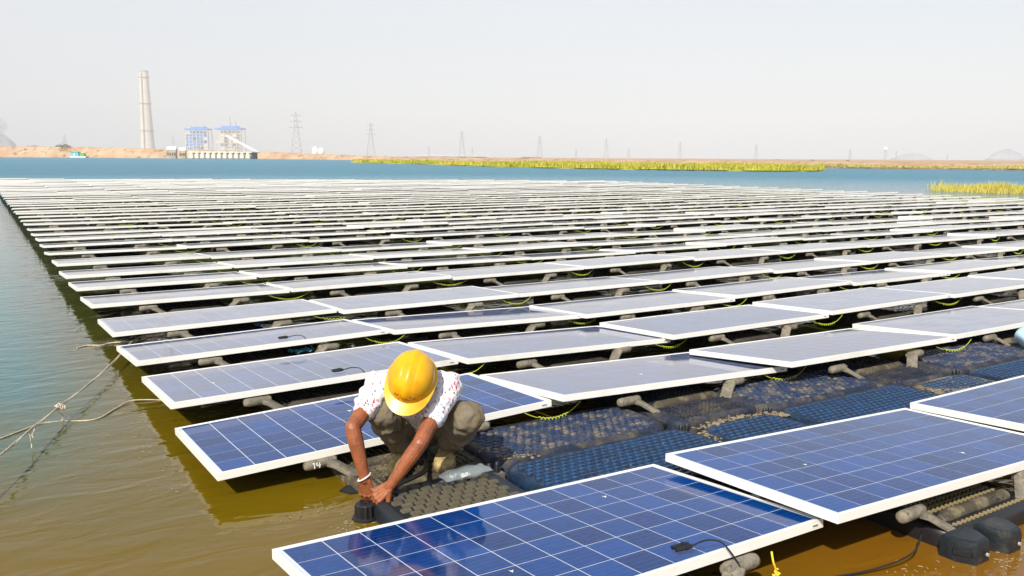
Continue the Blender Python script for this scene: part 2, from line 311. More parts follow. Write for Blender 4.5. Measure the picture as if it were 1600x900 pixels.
# boiler houses
def boiler(u0, u1, vt, full_blue, label):
    d = 2600; uc = (u0+u1)/2; k = dep(uc, d)/1336.8; p = sight(uc, d); W = (u1-u0)*k; H = hgt(uc, vt, d)
    e = empty('boiler_house', p, label, 'building', 'boiler houses of the power station', math.atan2(AX.y, AX.x))
    D = W*.7
    g = MB(); g.box(-W*.52, W*.52, -D*.54, D*.5, H*.88, H*.93); link('roof', g.mesh('roof'), e, M_blue)
    g = MB(); g.box(-W*.3, W*.32, -D*.3, D*.3, H*.93, H*.99); link('roof_vent', g.mesh('roof_vent'), e, M_blue)
    for i in range(7):
        x = -W*.5 + W*i/6; g = MB(); g.box(x-.8, x+.8, -D*.5-.8, -D*.5+.8, 0, H*.86); link('column', g.mesh('column'), e, M_steel); g = MB(); g.box(x-.8, x+.8, D*.5-3, D*.5-1.4, 0, H*.86); link('column', g.mesh('column'), e, M_steel)
    for i in range(1, 8):
        z = H*.86*i/8; g = MB(); g.box(-W*.5, W*.5, -D*.5-.9, -D*.5-.2, z-.6, z+.6); link('floor_beam', g.mesh('floor_beam'), e, M_steel)
    rr = random.Random(int(u0))
    for i in range(6):
        for j in range(7):
            if (full_blue and (i < 2 or rr.random() < .75)) or (not full_blue and rr.random() < .35):
                x = -W*.5 + W*i/6; z = H*.86*j/8; g = MB(); g.box(x+1, x+W/6-1, -D*.5+.4, -D*.5+2.4, z+1, z+H*.86/8-1); link('wall_panel', g.mesh('wall_panel'), e, M_blue if full_blue and i < 5 else M_conc)
    g = MB(); g.box(-W*.33, W*.3, -D*.25, D*.35, 4, H*.84); link('boiler_casing', g.mesh('boiler_casing'), e, M_blue if full_blue else M_steel)
    for i in range(5):
        x = rr.uniform(-W*.45, W*.45); z = rr.uniform(H*.1, H*.8); x2 = x + rr.uniform(-W*.3, W*.3); g = MB(); g.tube([(x,-D*.55,z),(x2,-D*.56,z),(x2,-D*.56,max(1,z-H*rr.uniform(.1,.5)))], 1.1, 6); link('pipe', g.mesh('pipe'), e, rr.choice([M_steel, M_pylon, M_conc]))
    for i in range(3):
        x = (i-1)*W*.28 + rr.uniform(-2,2); g = MB(); g.tube([(x,0,H*.93),(x,0,H*(1.0+.04*i))], .9, 6); link('vent_pipe', g.mesh('vent_pipe'), e, M_pylon)
    return e, W, H
boiler(296, 329, 199, True, 'boiler house clad in blue panels under a blue roof, right of the tall chimney')
e, W, H = boiler(343, 381, 198, False, 'boiler house with bare pale frame and blue roof, a sloping conveyor before it')
for u, vt in ((362, 184), (370, 190)):
    d = 2640; p = sight(u, d); h = hgt(u, vt, d); st = empty('steel_stack', p, 'thin steel mast rising ' + ('highest ' if u == 362 else 'lower, to the right, ') + 'behind the second blue roofed boiler house', 'mast')
    g = MB(); g.tube([(0,0,0),(0,0,h)], [1.8,1.1], 8); link('shaft', g.mesh('shaft'), st, M_pylon)
    g = MB(); g.tube([(0,0,h*.8),(0,0,h*.82)], [3,3], 8); link('platform', g.mesh('platform'), st, M_pylon)
a = sight(356, 2520, hgt(356, 213, 2520)); b = sight(412, 2460, 4)
cv = empty('coal_conveyor', (a+b)/2*Vector((1,1,0)).length*0 + Vector((b.x, b.y, 0)), 'white sloping conveyor gallery in front of the pale boiler house', 'conveyor')
g = MB(); g.bar(a - cv.location, b - cv.location, 6, 5); link('gallery', g.mesh('gallery'), cv, M_white)
for i in range(4):
    q = a.lerp(b, .1+.24*i) - cv.location; g = MB(); g.bar((q.x, q.y, 0), (q.x, q.y, q.z-2.6), 1.6); link('trestle', g.mesh('trestle'), cv, M_steel)
# low works buildings
def shed(name, u0, u1, vt, d, m, label, cat, roofm=None):
    uc = (u0+u1)/2; k = dep(uc, d)/1336.8; p = sight(uc, d); W = (u1-u0)*k; H = max(2, hgt(uc, vt, d))
    e = empty(name, p, label, cat, None, math.atan2(AX.y, AX.x))
    g = MB(); g.box(-W/2, W/2, -W*.2, W*.2, 0, H*.75); link('wall', g.mesh('wall'), e, m)
    g = MB(); g.add([(-W*.52,-W*.22,H*.752),(W*.52,-W*.22,H*.752),(W*.52,W*.22,H*.752),(-W*.52,W*.22,H*.752),(-W*.5,0,H),(W*.5,0,H)], [(0,1,5,4),(2,3,4,5),(1,2,5),(3,0,4),(3,2,1,0)]); link('roof', g.mesh('roof'), e, roofm or M_white)
    for i in range(4):
        x = -W*.4 + W*.25*i; g = MB(); g.box(x, x+W*.1, -W*.2-.3, -W*.2+.1, H*.25, H*.5); link('window', g.mesh('window'), e, M_dark)
    return e
shed('works_building', 258, 292, 234, 1500, M_conc2, 'low grey building at the foot of the blue boiler house', 'building', M_blue)
shed('works_building', 655, 760, 243.5, 1400, M_conc, 'long low pale shed on the plain behind the yellow grass', 'building')
shed('works_building', 815, 846, 245.0, 1250, M_conc2, 'small brown roofed shed on the plain near the middle of the skyline', 'building', M_earth)
for i, (u, vt) in enumerate(((493,229),(502,231))):
    d = 1600; p = sight(u, d); k = dep(u, d)/1336.8; H = hgt(u, vt, d); r = 5*k
    e = empty('storage_dome', p, 'white domed tank beside the big pylon, ' + ('the left one' if i == 0 else 'the right one'), 'tank')
    g = MB(); g.loft([[(r*q*math.cos(a*math.pi/10), r*q*math.sin(a*math.pi/10), z) for a in range(20)] for q, z in ((1,0),(1,H*.55),(.9,H*.75),(.6,H*.92),(.2,H))]); link('shell', autosmooth(g.mesh('shell')), e, M_white)
    g = MB(); g.box(-1, 1, -r-.4, -r*.9, 0, H*.5); link('stair', g.mesh('stair'), e, M_steel)
# water tower right
d = 1900; p = sight(1383, d); H = hgt(1383, 230, d)
e = empty('water_tower', p, 'white topped water tower on a thin shaft at the right skyline', 'water tower')
g = MB(); g.tube([(0,0,0),(0,0,H*.72)], [2.6,2.0], 10); link('shaft', g.mesh('shaft'), e, M_pylon)
g = MB(); g.loft([[(r*math.cos(a*math.pi/8), r*math.sin(a*math.pi/8), z) for a in range(16)] for r, z in ((2,H*.7),(4.5,H*.78),(4.5,H*.96),(1,H))]); link('tank', autosmooth(g.mesh('tank')), e, M_white)
# intake gates on the embankment
d = 498; k = d/1336.8; pL = sight(297, d+16); pR = sight(394, d-8)
e = empty('intake_gate_structure', (pL+pR)/2, 'long concrete intake with a row of pale piers at the foot of the embankment', 'weir')
dirv = (pR-pL).normalized(); Wd = (pR-pL).length; e.rotation_euler[2] = math.atan2(dirv.y, dirv.x)
g = MB(); g.box(-Wd/2, Wd/2, 0.4, 5, -1, 3.3); link('back_wall', g.mesh('back_wall'), e, M_dark)
g = MB(); g.box(-Wd/2-1, Wd/2+.5, -.6, 4, 3.3, 3.9); link('deck', g.mesh('deck'), e, M_conc)
NP = 11
for i in range(NP):
    x = -Wd/2 + Wd*(i+.5)/NP; g = MB(); s = Wd/NP*.36
    prof = [(-s*.5,-.8),(s*.5,-.8),(s,.9),(s,1.6),(s*.45,3.29),(-s*.45,3.29),(-s,1.6),(-s,.9)]
    g.loft([[(x+a, y, z) for a, z in prof] for y in (-1.6, .395)]); link('pier', g.mesh('pier'), e, M_conc)
g = MB(); g.box(-Wd/2, Wd/2, -1.9, -1.62, .35, .6); link('walkway_rail', g.mesh('walkway_rail'), e, M_steel)
shd = shed('gate_house', 262, 276, 229.5, 520, M_conc2, 'left gate house standing on the embankment beside the intake', 'building')
shd = shed('gate_house', 281, 291, 231.0, 515, M_conc2, 'right gate house on the embankment, next to the intake piers', 'building')
# pylons
def pylon(u, vt, d, label):
    p = sight(u, d); H = hgt(u, vt, d); e = empty('transmission_tower', p, label, 'pylon', 'lattice pylons on the skyline', math.atan2(AX.y, AX.x) + .3)
    t = .18 + d*.00005; B = H*.115; nseg = 9; g = MB()
    def q(s, z): r = B*(1-z/H)**1.25 + H*.014; return (s[0]*r, s[1]*r, z)
    cs = ((-1,-1),(1,-1),(1,1),(-1,1)); zs = [H*(1-(1-i/nseg)**1.25) for i in range(nseg+1)]
    for i in range(nseg):
        for a in range(4):
            s, s2 = cs[a], cs[(a+1) % 4]
            g.bar(q(s, zs[i]), q(s, zs[i+1]), t*1.5); g.bar(q(s, zs[i]), q(s2, zs[i+1]), t); g.bar(q(s2, zs[i]), q(s, zs[i+1]), t)
    link('lattice_body', g.mesh('lattice_body'), e, M_pylon)
    for z, wd in ((.66,.15),(.79,.125),(.92,.10)):
        g = MB(); z *= H; wd *= H
        for y in (-1, 1):
            g.bar((-wd, 0, z), (0, y*H*.02, z+H*.03), t); g.bar((wd, 0, z), (0, y*H*.02, z+H*.03), t); g.bar((-wd, 0, z), (wd, 0, z-.02), t)
        for s in (-1, 1): g.bar((s*wd*.95, 0, z), (s*wd*.95, 0, z-H*.035), t*1.3)
        link('crossarm', g.mesh('crossarm'), e, M_pylon)
for u, vt, d, lb in ((464,177,1050,'tallest and nearest lattice pylon, right of the boiler houses'),(580,193,1400,'lattice pylon standing above the left end of the yellow grass, second tallest'),
    (722,206,1750,'third pylon of the line, a faint lattice mast above the long pale shed'),(843,213,2050,'fourth, fainter pylon near the middle of the skyline'),
    (947,217,2400,'fifth and very faint pylon right of the middle of the skyline'),(1062,222,2600,'faint short pylon above the green part of the grass spit'),
    (1181,226,2700,'faint short pylon above the right end of the grass spit'),(1328,233,2600,'faint pylon just left of the white topped water tower'),
    (1400,236,2400,'faint pylon over the left of the two blue hills'),(1480,240,2600,'small faint pylon between the two blue hills'),(103,211,2500,'faint pylon behind the green bush on the embankment'),
    (272,213,2500,'small faint pylon between chimney and blue boiler house'),(670,228,2500,'tiny faint pylon left of the third pylon'),(738,230,2600,'tiny faint pylon right of the third pylon'),(900,233,2700,'tiny faint pylon right of the fourth pylon'),
    (982,232,2800,'tiny faint pylon right of the fifth pylon')):
    pylon(u, vt, d, lb)
# pump raft by the far bank
p = sight(124, 590); e = empty('pump_raft', p, 'small white and teal pump raft moored by the far embankment', 'raft', None, math.atan2(AX.y, AX.x))
g = MB(); g.loft([[(-5*s,-2*s,z),(5*s,-2*s,z),(5.6*s,0,z),(5*s,2*s,z),(-5*s,2*s,z)] for s, z in ((.9,-.3),(1,.7),(1,.9))]); link('hull', g.mesh('hull'), e, M_white)
g = MB(); g.box(-4.4, .2, -1.5, 1.5, .9, 3.4); g.box(-4.7,.5,-1.8,1.8,3.4,3.6); link('cabin', g.mesh('cabin'), e, M_teal)
g = MB(); g.box(.8, 3.6, -1.2, 1.2, .9, 2.8); link('pump_cover', g.mesh('pump_cover'), e, M_green)
g = MB(); g.tube([(-2,-1.6,.9),(-2,-1.6,2.6)], .5, 8); link('door', g.mesh('door'), e, M_white)
# bushes
M_leaf = mat('dull leaves', (.07,.09,.03), .8, .2, var=(.12,.12,.05), vscale=.8); M_bark = mat('bark', (.12,.09,.06), .9)
def bush(u, d, wpx, hpx, label):
    k = dep(u, d)/1336.8; W = wpx*k/2; H = hpx*k; z0 = max(.4, hgt(u, interp(VTOP, u), interp(SHORE, u)+12)) if d < interp(SHORE, u)+30 else .8
    p = sight(u, d, z0-.2); e = empty('bush', p, label, 'bush', 'bushes on the far bank'); g = MB(); rr = random.Random(u)
    for i in range(420):
        a = rr.random()*6.28; r = W*rr.random()**.5; h = H*(rr.random()**.7)*math.sqrt(max(.05, 1-(r/W)**2))*(.8+.3*math.sin(a*3+u))
        c = Vector((r*math.cos(a), r*math.sin(a)*.7, h)); s = H*.09*(.6+rr.random()); x = Vector((rr.uniform(-1,1), rr.uniform(-1,1), rr.uniform(-1,1))).normalized(); y = x.orthogonal().normalized()
        g.add([c+x*s, c+y*s, c-x*s, c-y*s], [(0,1,2,3)])
    link('foliage', g.mesh('foliage'), e, M_leaf)
    g = MB()
    for i in range(4): g.tube([(0,0,-.3),(W*.4*math.cos(i*1.7), W*.3*math.sin(i*1.7), H*.6)], [H*.04, H*.015], 5)
    link('stems', g.mesh('stems'), e, M_bark)
bush(100, 622, 22, 5, 'dark green bush on top of the embankment, above the pump raft')
bush(54, 640, 20, 2.6, 'low dull bush near the left end of the embankment'); bush(820, 600, 20, 3, 'brown green bush near the small shed on the plain')
bush(636, 700, 30, 3, 'low dark bush left of the long pale shed'); bush(1270, 330, 12, 4, 'small round bush at the right end of the grass spit'); bush(1325, 350, 10, 3.5, 'small bush on the sandy bank right of the spit')
bush(1215, 500, 26, 2.5, 'wide low bush on the plain behind the right end of the grass')

# grass spits and reeds
def grass_mat(name, a, b, sc):
    m = mat(name, a, .8, .15, var=b, vscale=sc, vthr=(.35,.65)); t = m.node_tree; bs = t.nodes['Principled BSDF']; src = bs.inputs['Base Color'].links[0].from_socket
    gm = t.nodes.new('ShaderNodeNewGeometry'); cr = t.nodes.new('ShaderNodeValToRGB'); t.links.new(gm.outputs['Random Per Island'], cr.inputs[0]); e = cr.color_ramp.elements
    e[0].color = (.20,.25,.06,1); e[1].color = (.62,.50,.22,1); x = e.new(.5); x.color = (*a, 1)
    mx = t.nodes.new('ShaderNodeMix'); mx.data_type = 'RGBA'; mx.inputs[0].default_value = .38; t.links.new(src, mx.inputs[6]); t.links.new(cr.outputs[0], mx.inputs[7]); t.links.new(mx.outputs[2], bs.inputs['Base Color']); return m
M_grass = grass_mat('yellow green grass', (.36,.38,.015), (.50,.43,.02), .05); M_grass2 = grass_mat('tan grass', (.46,.38,.12), (.40,.36,.06), .05); M_reed = grass_mat('golden reeds', (.58,.46,.09), (.48,.46,.05), .5)
def tufts(name, pts, hh, wd, m, label, lean=.25):
    v = []; f = []
    for i, (x, y, z) in enumerate(pts):
        a = random.random()*3.14; h = hh(x, y)*(.6+.6*random.random()); l = Vector((random.gauss(0, lean), random.gauss(0, lean), 0))*h; q = wd*(.6+random.random())
        n = len(v); dx, dy = math.cos(a)*q, math.sin(a)*q
        v += [(x-dx, y-dy, z), (x+dx, y+dy, z), (x+dx*.6+l.x*.4, y+dy*.6+l.y*.4, z+h*.6), (x-dx*.6+l.x*.4, y-dy*.6+l.y*.4, z+h*.6), (x+l.x, y+l.y, z+h)]
        f += [(n, n+1, n+2, n+3), (n+3, n+2, n+4)]
    me = bpy.data.meshes.new(name); me.from_pydata(v, [], f); me.update()
    o = link(name, me, mats=m); tag(o, label, 'grass', kind='stuff'); return o
# first spit: inner water line by picture column -> distance
SP = [(552,236),(600,215),(650,195),(720,165),(800,141),(900,130),(1000,122),(1100,119),(1200,117),(1270,122),(1288,130)]
def spit_pts(tab, n, dep0, dep1, z=.12):
    P = []
    while len(P) < n:
        u = random.uniform(tab[0][0], tab[-1][0]); d = interp(tab, u); t = random.random()**1.3
        dd = d + (dep0 + (dep1-dep0)*min(1, (u-tab[0][0])/300))*t * (min(1, (tab[-1][0]-u)/60)*.85+.15)
        dd += 1.5*noise.noise(Vector((u*.03, 0, 3))); p = sight(u, dd, z); P.append(p)
    return P
def spit_ground(name, tab, dep, z, m):
    g = MB(); r0 = []; r1 = []; rm = []
    U = np.linspace(tab[0][0]-4, tab[-1][0]+3, 60)
    for u in U:
        d = interp(tab, u); r0.append(sight(u, d-.6, -.2)); rm.append(sight(u, d+.6, z)); r1.append(sight(u, d+dep*min(1, max(.1, (tab[-1][0]+10-u)/60)), z))
    k = len(U); g.v = [tuple(p) for p in r0+rm+r1]; g.f = [(i, i+1, k+i+1, k+i) for i in range(k-1)] + [(k+i, k+i+1, 2*k+i+1, 2*k+i) for i in range(k-1)]; g.m = [0]*len(g.f)
    tag(link(name, g.mesh(name), mats=m), kind='structure')
M_mud = mat('sandy mud', (.42,.33,.17), .9, .2, var=(.36,.34,.06), vscale=.1)
spit_ground('grass_spit_ground', SP, 40, .1, M_mud)
def hg(x, y): return .62 + .7*max(0, noise.noise(Vector((x*.035, y*.035, 1.3)))) + .3*noise.noise(Vector((x*.3, y*.3, 0)))
tufts('grass', spit_pts(SP, 48000, 30, 30), hg, .13, M_grass, 'long low spit of bright yellow green grass across the lake')
SP2 = [(1275,172),(1330,168),(1400,165),(1500,161),(1620,158),(1800,157)]
tufts('grass', spit_pts(SP2, 9000, 14, 14, .3), lambda x, y: .35+.5*max(0, noise.noise(Vector((x*.05, y*.05, 4)))), .16, M_grass2, 'thin strip of tan and green grass along the sandy bank at the far right')
P = []
while len(P) < 9000:
    s = random.random(); t = random.random(); u = 1452 + 330*s; dens = min(1, .1+((u-1452)/55)**1.5*.5)
    if random.random() > dens: continue
    dd = 50.5 - 1.5*min(1, (u-1452)/140) + 5*t; P.append(sight(u, dd, -.05))
tufts('reeds', P, lambda x, y: .42+.34*noise.noise(Vector((x*.5, y*.5, 0)))+.12*noise.noise(Vector((x*3, y*3, 0))), .014, M_reed, 'clump of golden reeds standing in the water at the right edge', .30)

# smoke at the left edge
def vol(name, dens, col, aniso=0.0):
    m = bpy.data.materials.new(name); m.use_nodes = True; t = m.node_tree; t.nodes.clear(); o = t.nodes.new('ShaderNodeOutputMaterial'); v = t.nodes.new('ShaderNodeVolumePrincipled')
    v.inputs['Density'].default_value = dens; v.inputs['Color'].default_value = (*col, 1); v.inputs['Anisotropy'].default_value = aniso; t.links.new(v.outputs[0], o.inputs['Volume']); return m
g = MB(); c = sight(4, 2300)
for i, (dx, z, r) in enumerate(((-4,18,13),(0,36,12),(-6,52,15),(3,66,14),(-8,76,16))): g.ball((c.x+dx, c.y, z), (r, r, r*.8), 14, 9)
tag(link('smoke', g.mesh('smoke', True), mats=vol('brown smoke', .02, (.55,.5,.45))), 'pale brown smoke drifting up at the left end of the skyline', 'smoke', kind='stuff')

# ============================================================ the floating array
L, W, TH = 1.956, .992, .038
BX, BY, CP, CS = .030, .022, .158, .1532
ZN = .22; TILT = .0644
def frame_mesh():
    g = MB(); lip = .012
    g.box(0, L, 0, lip, -TH, 0); g.box(0, L, W-lip, W, -TH, 0); g.box(0, lip, lip, W-lip, -TH, 0); g.box(L-lip, L, lip, W-lip, -TH, 0); return g.mesh('frame')
FR = frame_mesh(); FR.materials.append(M_frame)
g = MB(); g.box(.012, L-.012, .012, W-.012, -.012, -.0038, 0); BK = g.mesh('backsheet'); BK.materials.append(M_sheet); BK.materials.append(M_back)
BK.polygons.foreach_set('material_index', [1 if p.normal.z < -.5 else 0 for p in BK.polygons])
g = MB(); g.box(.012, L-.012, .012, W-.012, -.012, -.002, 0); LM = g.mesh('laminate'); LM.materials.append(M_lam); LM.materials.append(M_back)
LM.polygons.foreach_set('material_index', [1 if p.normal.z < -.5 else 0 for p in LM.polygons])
g = MB(); ch_ = .012
g.loft([[(ch_,0,z),(CS-ch_,0,z),(CS,ch_,z),(CS,CS-ch_,z),(CS-ch_,CS,z),(ch_,CS,z),(0,CS-ch_,z),(0,ch_,z)] for z in (0, .001)] if False else [[(0,0,z),(CS,0,z),(CS,CS,z),(0,CS,z)] for z in (0, .001)]); CELL = g.mesh('solar_cell'); CELL.materials.append(M_cell); CELL_SHEEN = g.mesh('solar_cell_sheen'); CELL_SHEEN.materials.append(M_cell_sheen)
g = MB(); g.box(0, .045, -.0008, 0, 0, .014); PLT = g.mesh('nameplate'); PLT.materials.append(M_white)
g = MB()
for i in range(6): g.box(.006+i*.0055, .010+i*.0055, -.0015, -.001, .004, .0105)
PLM = g.mesh('nameplate_print'); PLM.materials.append(M_black)
def mesh_obj(name, me, parent, loc=(0,0,0)):
    o = bpy.data.objects.new(name, me); COL.objects.link(o); o.parent = parent; o.location = loc; return o

FIT = {(0,0):(0.891,2.057,.047,.037,.010,-.032),(0,1):(2.792,2.023,.050,.002,-.014,-.036),(0,2):(4.856,2.067,0,0,0,0),
 (1,0):(.889,4.064,-.070,.008,-.016,.035),(1,1):(2.866,3.989,.046,0,.030,-.035),(1,2):(4.647,3.807,.064,-.001,.042,-.015),
 (2,0):(.901,5.255,-.023,.009,-.006,.015),(2,1):(2.922,5.25,.001,.005,0,-.030),(2,2):(4.806,5.149,-.008,-.003,-.004,0),
 (3,0):(.892,6.466,-.017,.002,.015,.017),(3,1):(2.898,6.468,.001,-.016,.011,-.021),(3,2):(4.805,6.34,-.024,-.009,-.003,0),
 (4,0):(.895,7.678,-.026,.003,-.015,.014),(4,1):(2.879,7.571,.002,0,-.019,0),
 (5,0):(.889,9.089,.001,.003,0,0),(6,0):(.88,10.343,0,-.001,-.001,0),(7,0):(.869,11.469,0,0,-.005,0),(8,0):(.878,12.79,.001,-.003,-.012,0)}
ROWY = [2.05, 3.98, 5.22, 6.42, 7.62, 9.09, 10.32, 11.46, 12.78, 14.32, 15.50, 16.62, 17.88, 19.34, 20.62, 21.86, 23.04, 24.58]
while ROWY[-1] < 62: ROWY.append(ROWY[-1] + (1.24 if (len(ROWY)-1) % 4 else 1.46))
ORD = ['first','second','third','fourth','fifth','sixth','seventh','eighth','ninth','tenth','eleventh','twelfth','thirteenth','fourteenth','fifteenth','sixteenth','seventeenth','eighteenth','nineteenth','twentieth'] + ['twenty-' + q for q in ('first','second','third','fourth','fifth','sixth','seventh','eighth','ninth')]
def seen(x, y, z=.2, mu=140):
    q = Vector((x, y, z-CAM_Z)); dz = q.dot(AF)
    if dz < .3: return None
    u = 800 + 1336.8*q.dot(AX)/dz; v = 450 - 1336.8*q.dot(AY)/dz
    return (u, v, dz) if -mu < u < 1600+mu and v < 1050 else None
grid = []
rr = random.Random(3)
for r, y0 in enumerate(ROWY):
    for c in range(17):
        x0 = .89 + 1.978*c
        if y0 > 61.5 - .50*x0: continue
        if not (seen(x0, y0) or seen(x0+L, y0+W) or seen(x0+L, y0) or seen(x0, y0+W)): continue
        grid.append((math.hypot(x0+1, y0+.5), r, c, x0, y0))
grid.sort()
def params(r, c, x0, y0):
    if (r, c) in FIT: return FIT[(r, c)]
    near = 1 if r < 9 else .8
    row_dt = .010*math.sin(r*2.1+1) ; row_z = .008*math.sin(r*1.3)
    return (x0 + (0 if r else .05) + rr.uniform(-.012,.012), y0 - (.02*min(c, 4) if r < 6 else 0) + rr.uniform(-.015,.015), row_z + rr.uniform(-.012,.012)*near, rr.uniform(-.004,.004), row_dt + rr.uniform(-.012,.012), rr.uniform(-.007,.007))
def panel_label(r, c):
    where = f'{ORD[c]} panel from the left, in the {ORD[r]} row from the front'
    if (r, c) == (0, 0): return 'front row blue solar panel that mirrors the crouching worker'
    if (r, c) == (0, 1): return 'front row blue solar panel whole in view, right of the one mirroring the worker'
    if (r, c) == (0, 2): return 'blue solar panel at the end of the front row, cut by the right edge'
    if (r, c) == (1, 0): return 'blue solar panel directly behind the worker, its left corner over the water'
    if (r, c) == (1, 1): return 'greyish solar panel right of the worker, behind the dusty walkway floats'
    if r < 3: return 'blue grey ' + where
    if r < 10: return 'pale reflecting ' + where
    return 'far white ' + where
FAR_LABEL = 'far solar panel seen nearly edge-on as a white line in the back half of the array'
pans = []; rest = []
for i, (dd, r, c, x0, y0) in enumerate(grid):
    X, Y, Z, yw, dt, rl = params(r, c, x0, y0); t = TILT + dt
    yaw = Matrix.Rotation(yw, 3, 'Z')
    ex = yaw @ Vector((1, 0, rl)); ey = yaw @ Vector((0, math.cos(t), -math.sin(t))); ex.normalize(); ey = (ey - ex*ey.dot(ex)).normalized(); ez = ex.cross(ey)
    Mx = Matrix(((ex.x, ey.x, ez.x, X), (ex.y, ey.y, ez.y, Y), (ex.z, ey.z, ez.z, ZN+Z), (0, 0, 0, 1)))
    if i >= 300: rest.append((Mx, r, c)); continue
    e = bpy.data.objects.new('solar_panel', None); COL.objects.link(e); e.matrix_world = Mx; e.empty_display_size = .1
    tag(e, panel_label(r, c) if r < len(ORD) else FAR_LABEL, 'solar panel', 'solar panels of the floating array')
    pans.append((e, r, c))
    mesh_obj('frame', FR, e)
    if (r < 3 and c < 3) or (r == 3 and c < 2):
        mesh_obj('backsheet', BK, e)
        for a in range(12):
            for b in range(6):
                mesh_obj('solar_cell', CELL if r == 0 or (r, c) in ((1,0),) else CELL_SHEEN, e, (BX+a*CP+.0024, BY+b*CP+.0024, -.0040))
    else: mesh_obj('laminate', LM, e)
    if r < 4:
        q = mesh_obj('nameplate', PLT, e, (L-.075, -.0006, -.028)); mesh_obj('nameplate_print', PLM, q)
PD = {(r, c): e for e, r, c in pans}
M_drop = mat('bird dropping', (.78,.77,.72), .8)
for (r, c), x, y, s_ in (((1,0),.93,.64,.010),((0,0),.62,.30,.006),((0,0),1.42,.74,.007),((0,1),.45,.52,.006),((0,1),1.30,.25,.008),((1,1),.90,.35,.009),((2,0),.35,.42,.008)):
    g = MB()
    for i in range(4): g.ball((s_*1.3*math.cos(i*2.2)*(i > 0), s_*1.5*math.sin(i*2.2)*(i > 0), 0), (s_*(1 if i == 0 else .4), s_*(.8 if i == 0 else .35), .0012), 8, 4)
    tag(mesh_obj('bird_dropping', g.mesh('bird_dropping', True), PD[(r, c)], (x, y, -.0015)), 'white bird dropping on the glass').data.materials.append(M_drop)
# the rest of the field as one object
def merge(name, items, label, cat):
    V = []; F = []; MI = []; mats = []; base = 0
    for me, Mx in items:
        k = len(me.vertices); co = np.empty(k*3, np.float32); me.vertices.foreach_get('co', co); co = co.reshape(-1, 3)
        A = np.array(Mx); co = co @ A[:3, :3].T + A[:3, 3]; V.append(co)
        ms = []
        for m in me.materials:
            if m not in mats: mats.append(m)
            ms.append(mats.index(m))
        for p in me.polygons: F.append(tuple(i+base for i in p.vertices)); MI.append(ms[p.material_index])
        base += k
    me = bpy.data.meshes.new(name); me.from_pydata(np.concatenate(V).tolist(), [], F); me.update(); me.polygons.foreach_set('material_index', MI)
    o = link(name, me)
    for m in mats: me.materials.append(m)
    tag(o, label, cat, kind='stuff'); return o
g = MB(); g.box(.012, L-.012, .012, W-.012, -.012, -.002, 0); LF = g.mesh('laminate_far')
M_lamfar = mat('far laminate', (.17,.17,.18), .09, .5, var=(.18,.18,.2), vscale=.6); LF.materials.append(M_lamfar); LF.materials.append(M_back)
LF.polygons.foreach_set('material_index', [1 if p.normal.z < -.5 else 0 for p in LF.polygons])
if rest: merge('solar_panels', [x for Mx, r, c in rest for x in ((FR, Mx), (LF, Mx))], 'farthest solar panels of the array merging into a white band before the open water', 'solar panels')

# ---- support floats
def rounded(x0, x1, y0, y1, cr, n=4, bulge=0.0):
    pts = []
    for cx, cy, a0 in ((x1-cr, y1-cr, 0), (x0+cr, y1-cr, 90), (x0+cr, y0+cr, 180), (x1-cr, y0+cr, 270)):
        for i in range(n+1):
            a = R_(a0 + 90*i/n); pts.append((cx + cr*math.cos(a), cy + cr*math.sin(a)))
    cxm, cym = (x0+x1)/2, (y0+y1)/2; w2 = (x1-x0)/2; h2 = (y1-y0)/2
    return pts
def hull(x0, x1, y0, y1, top, cr=.14, edge=.035, bot=-.15, n=5):
    g = MB(); base = rounded(x0, x1, y0, y1, cr, n); cx, cy = (x0+x1)/2, (y0+y1)/2
    def ring(ins, z):
        out = []
        for x, y in base:
            sx = ((x1-x0)/2-ins)/((x1-x0)/2); sy = ((y1-y0)/2-ins)/((y1-y0)/2)
            out.append((cx+(x-cx)*sx, cy+(y-cy)*sy, z))
        return out
    lev = [(.03,bot),(.0,bot+.05),(.0,top-edge*1.3),(edge*.13,top-edge*.62),(edge*.42,top-edge*.22),(edge,top),(edge+.012,top-.004),(edge+.03,top-.004)]
    g.loft([ring(a, z) for a, z in lev]); return g
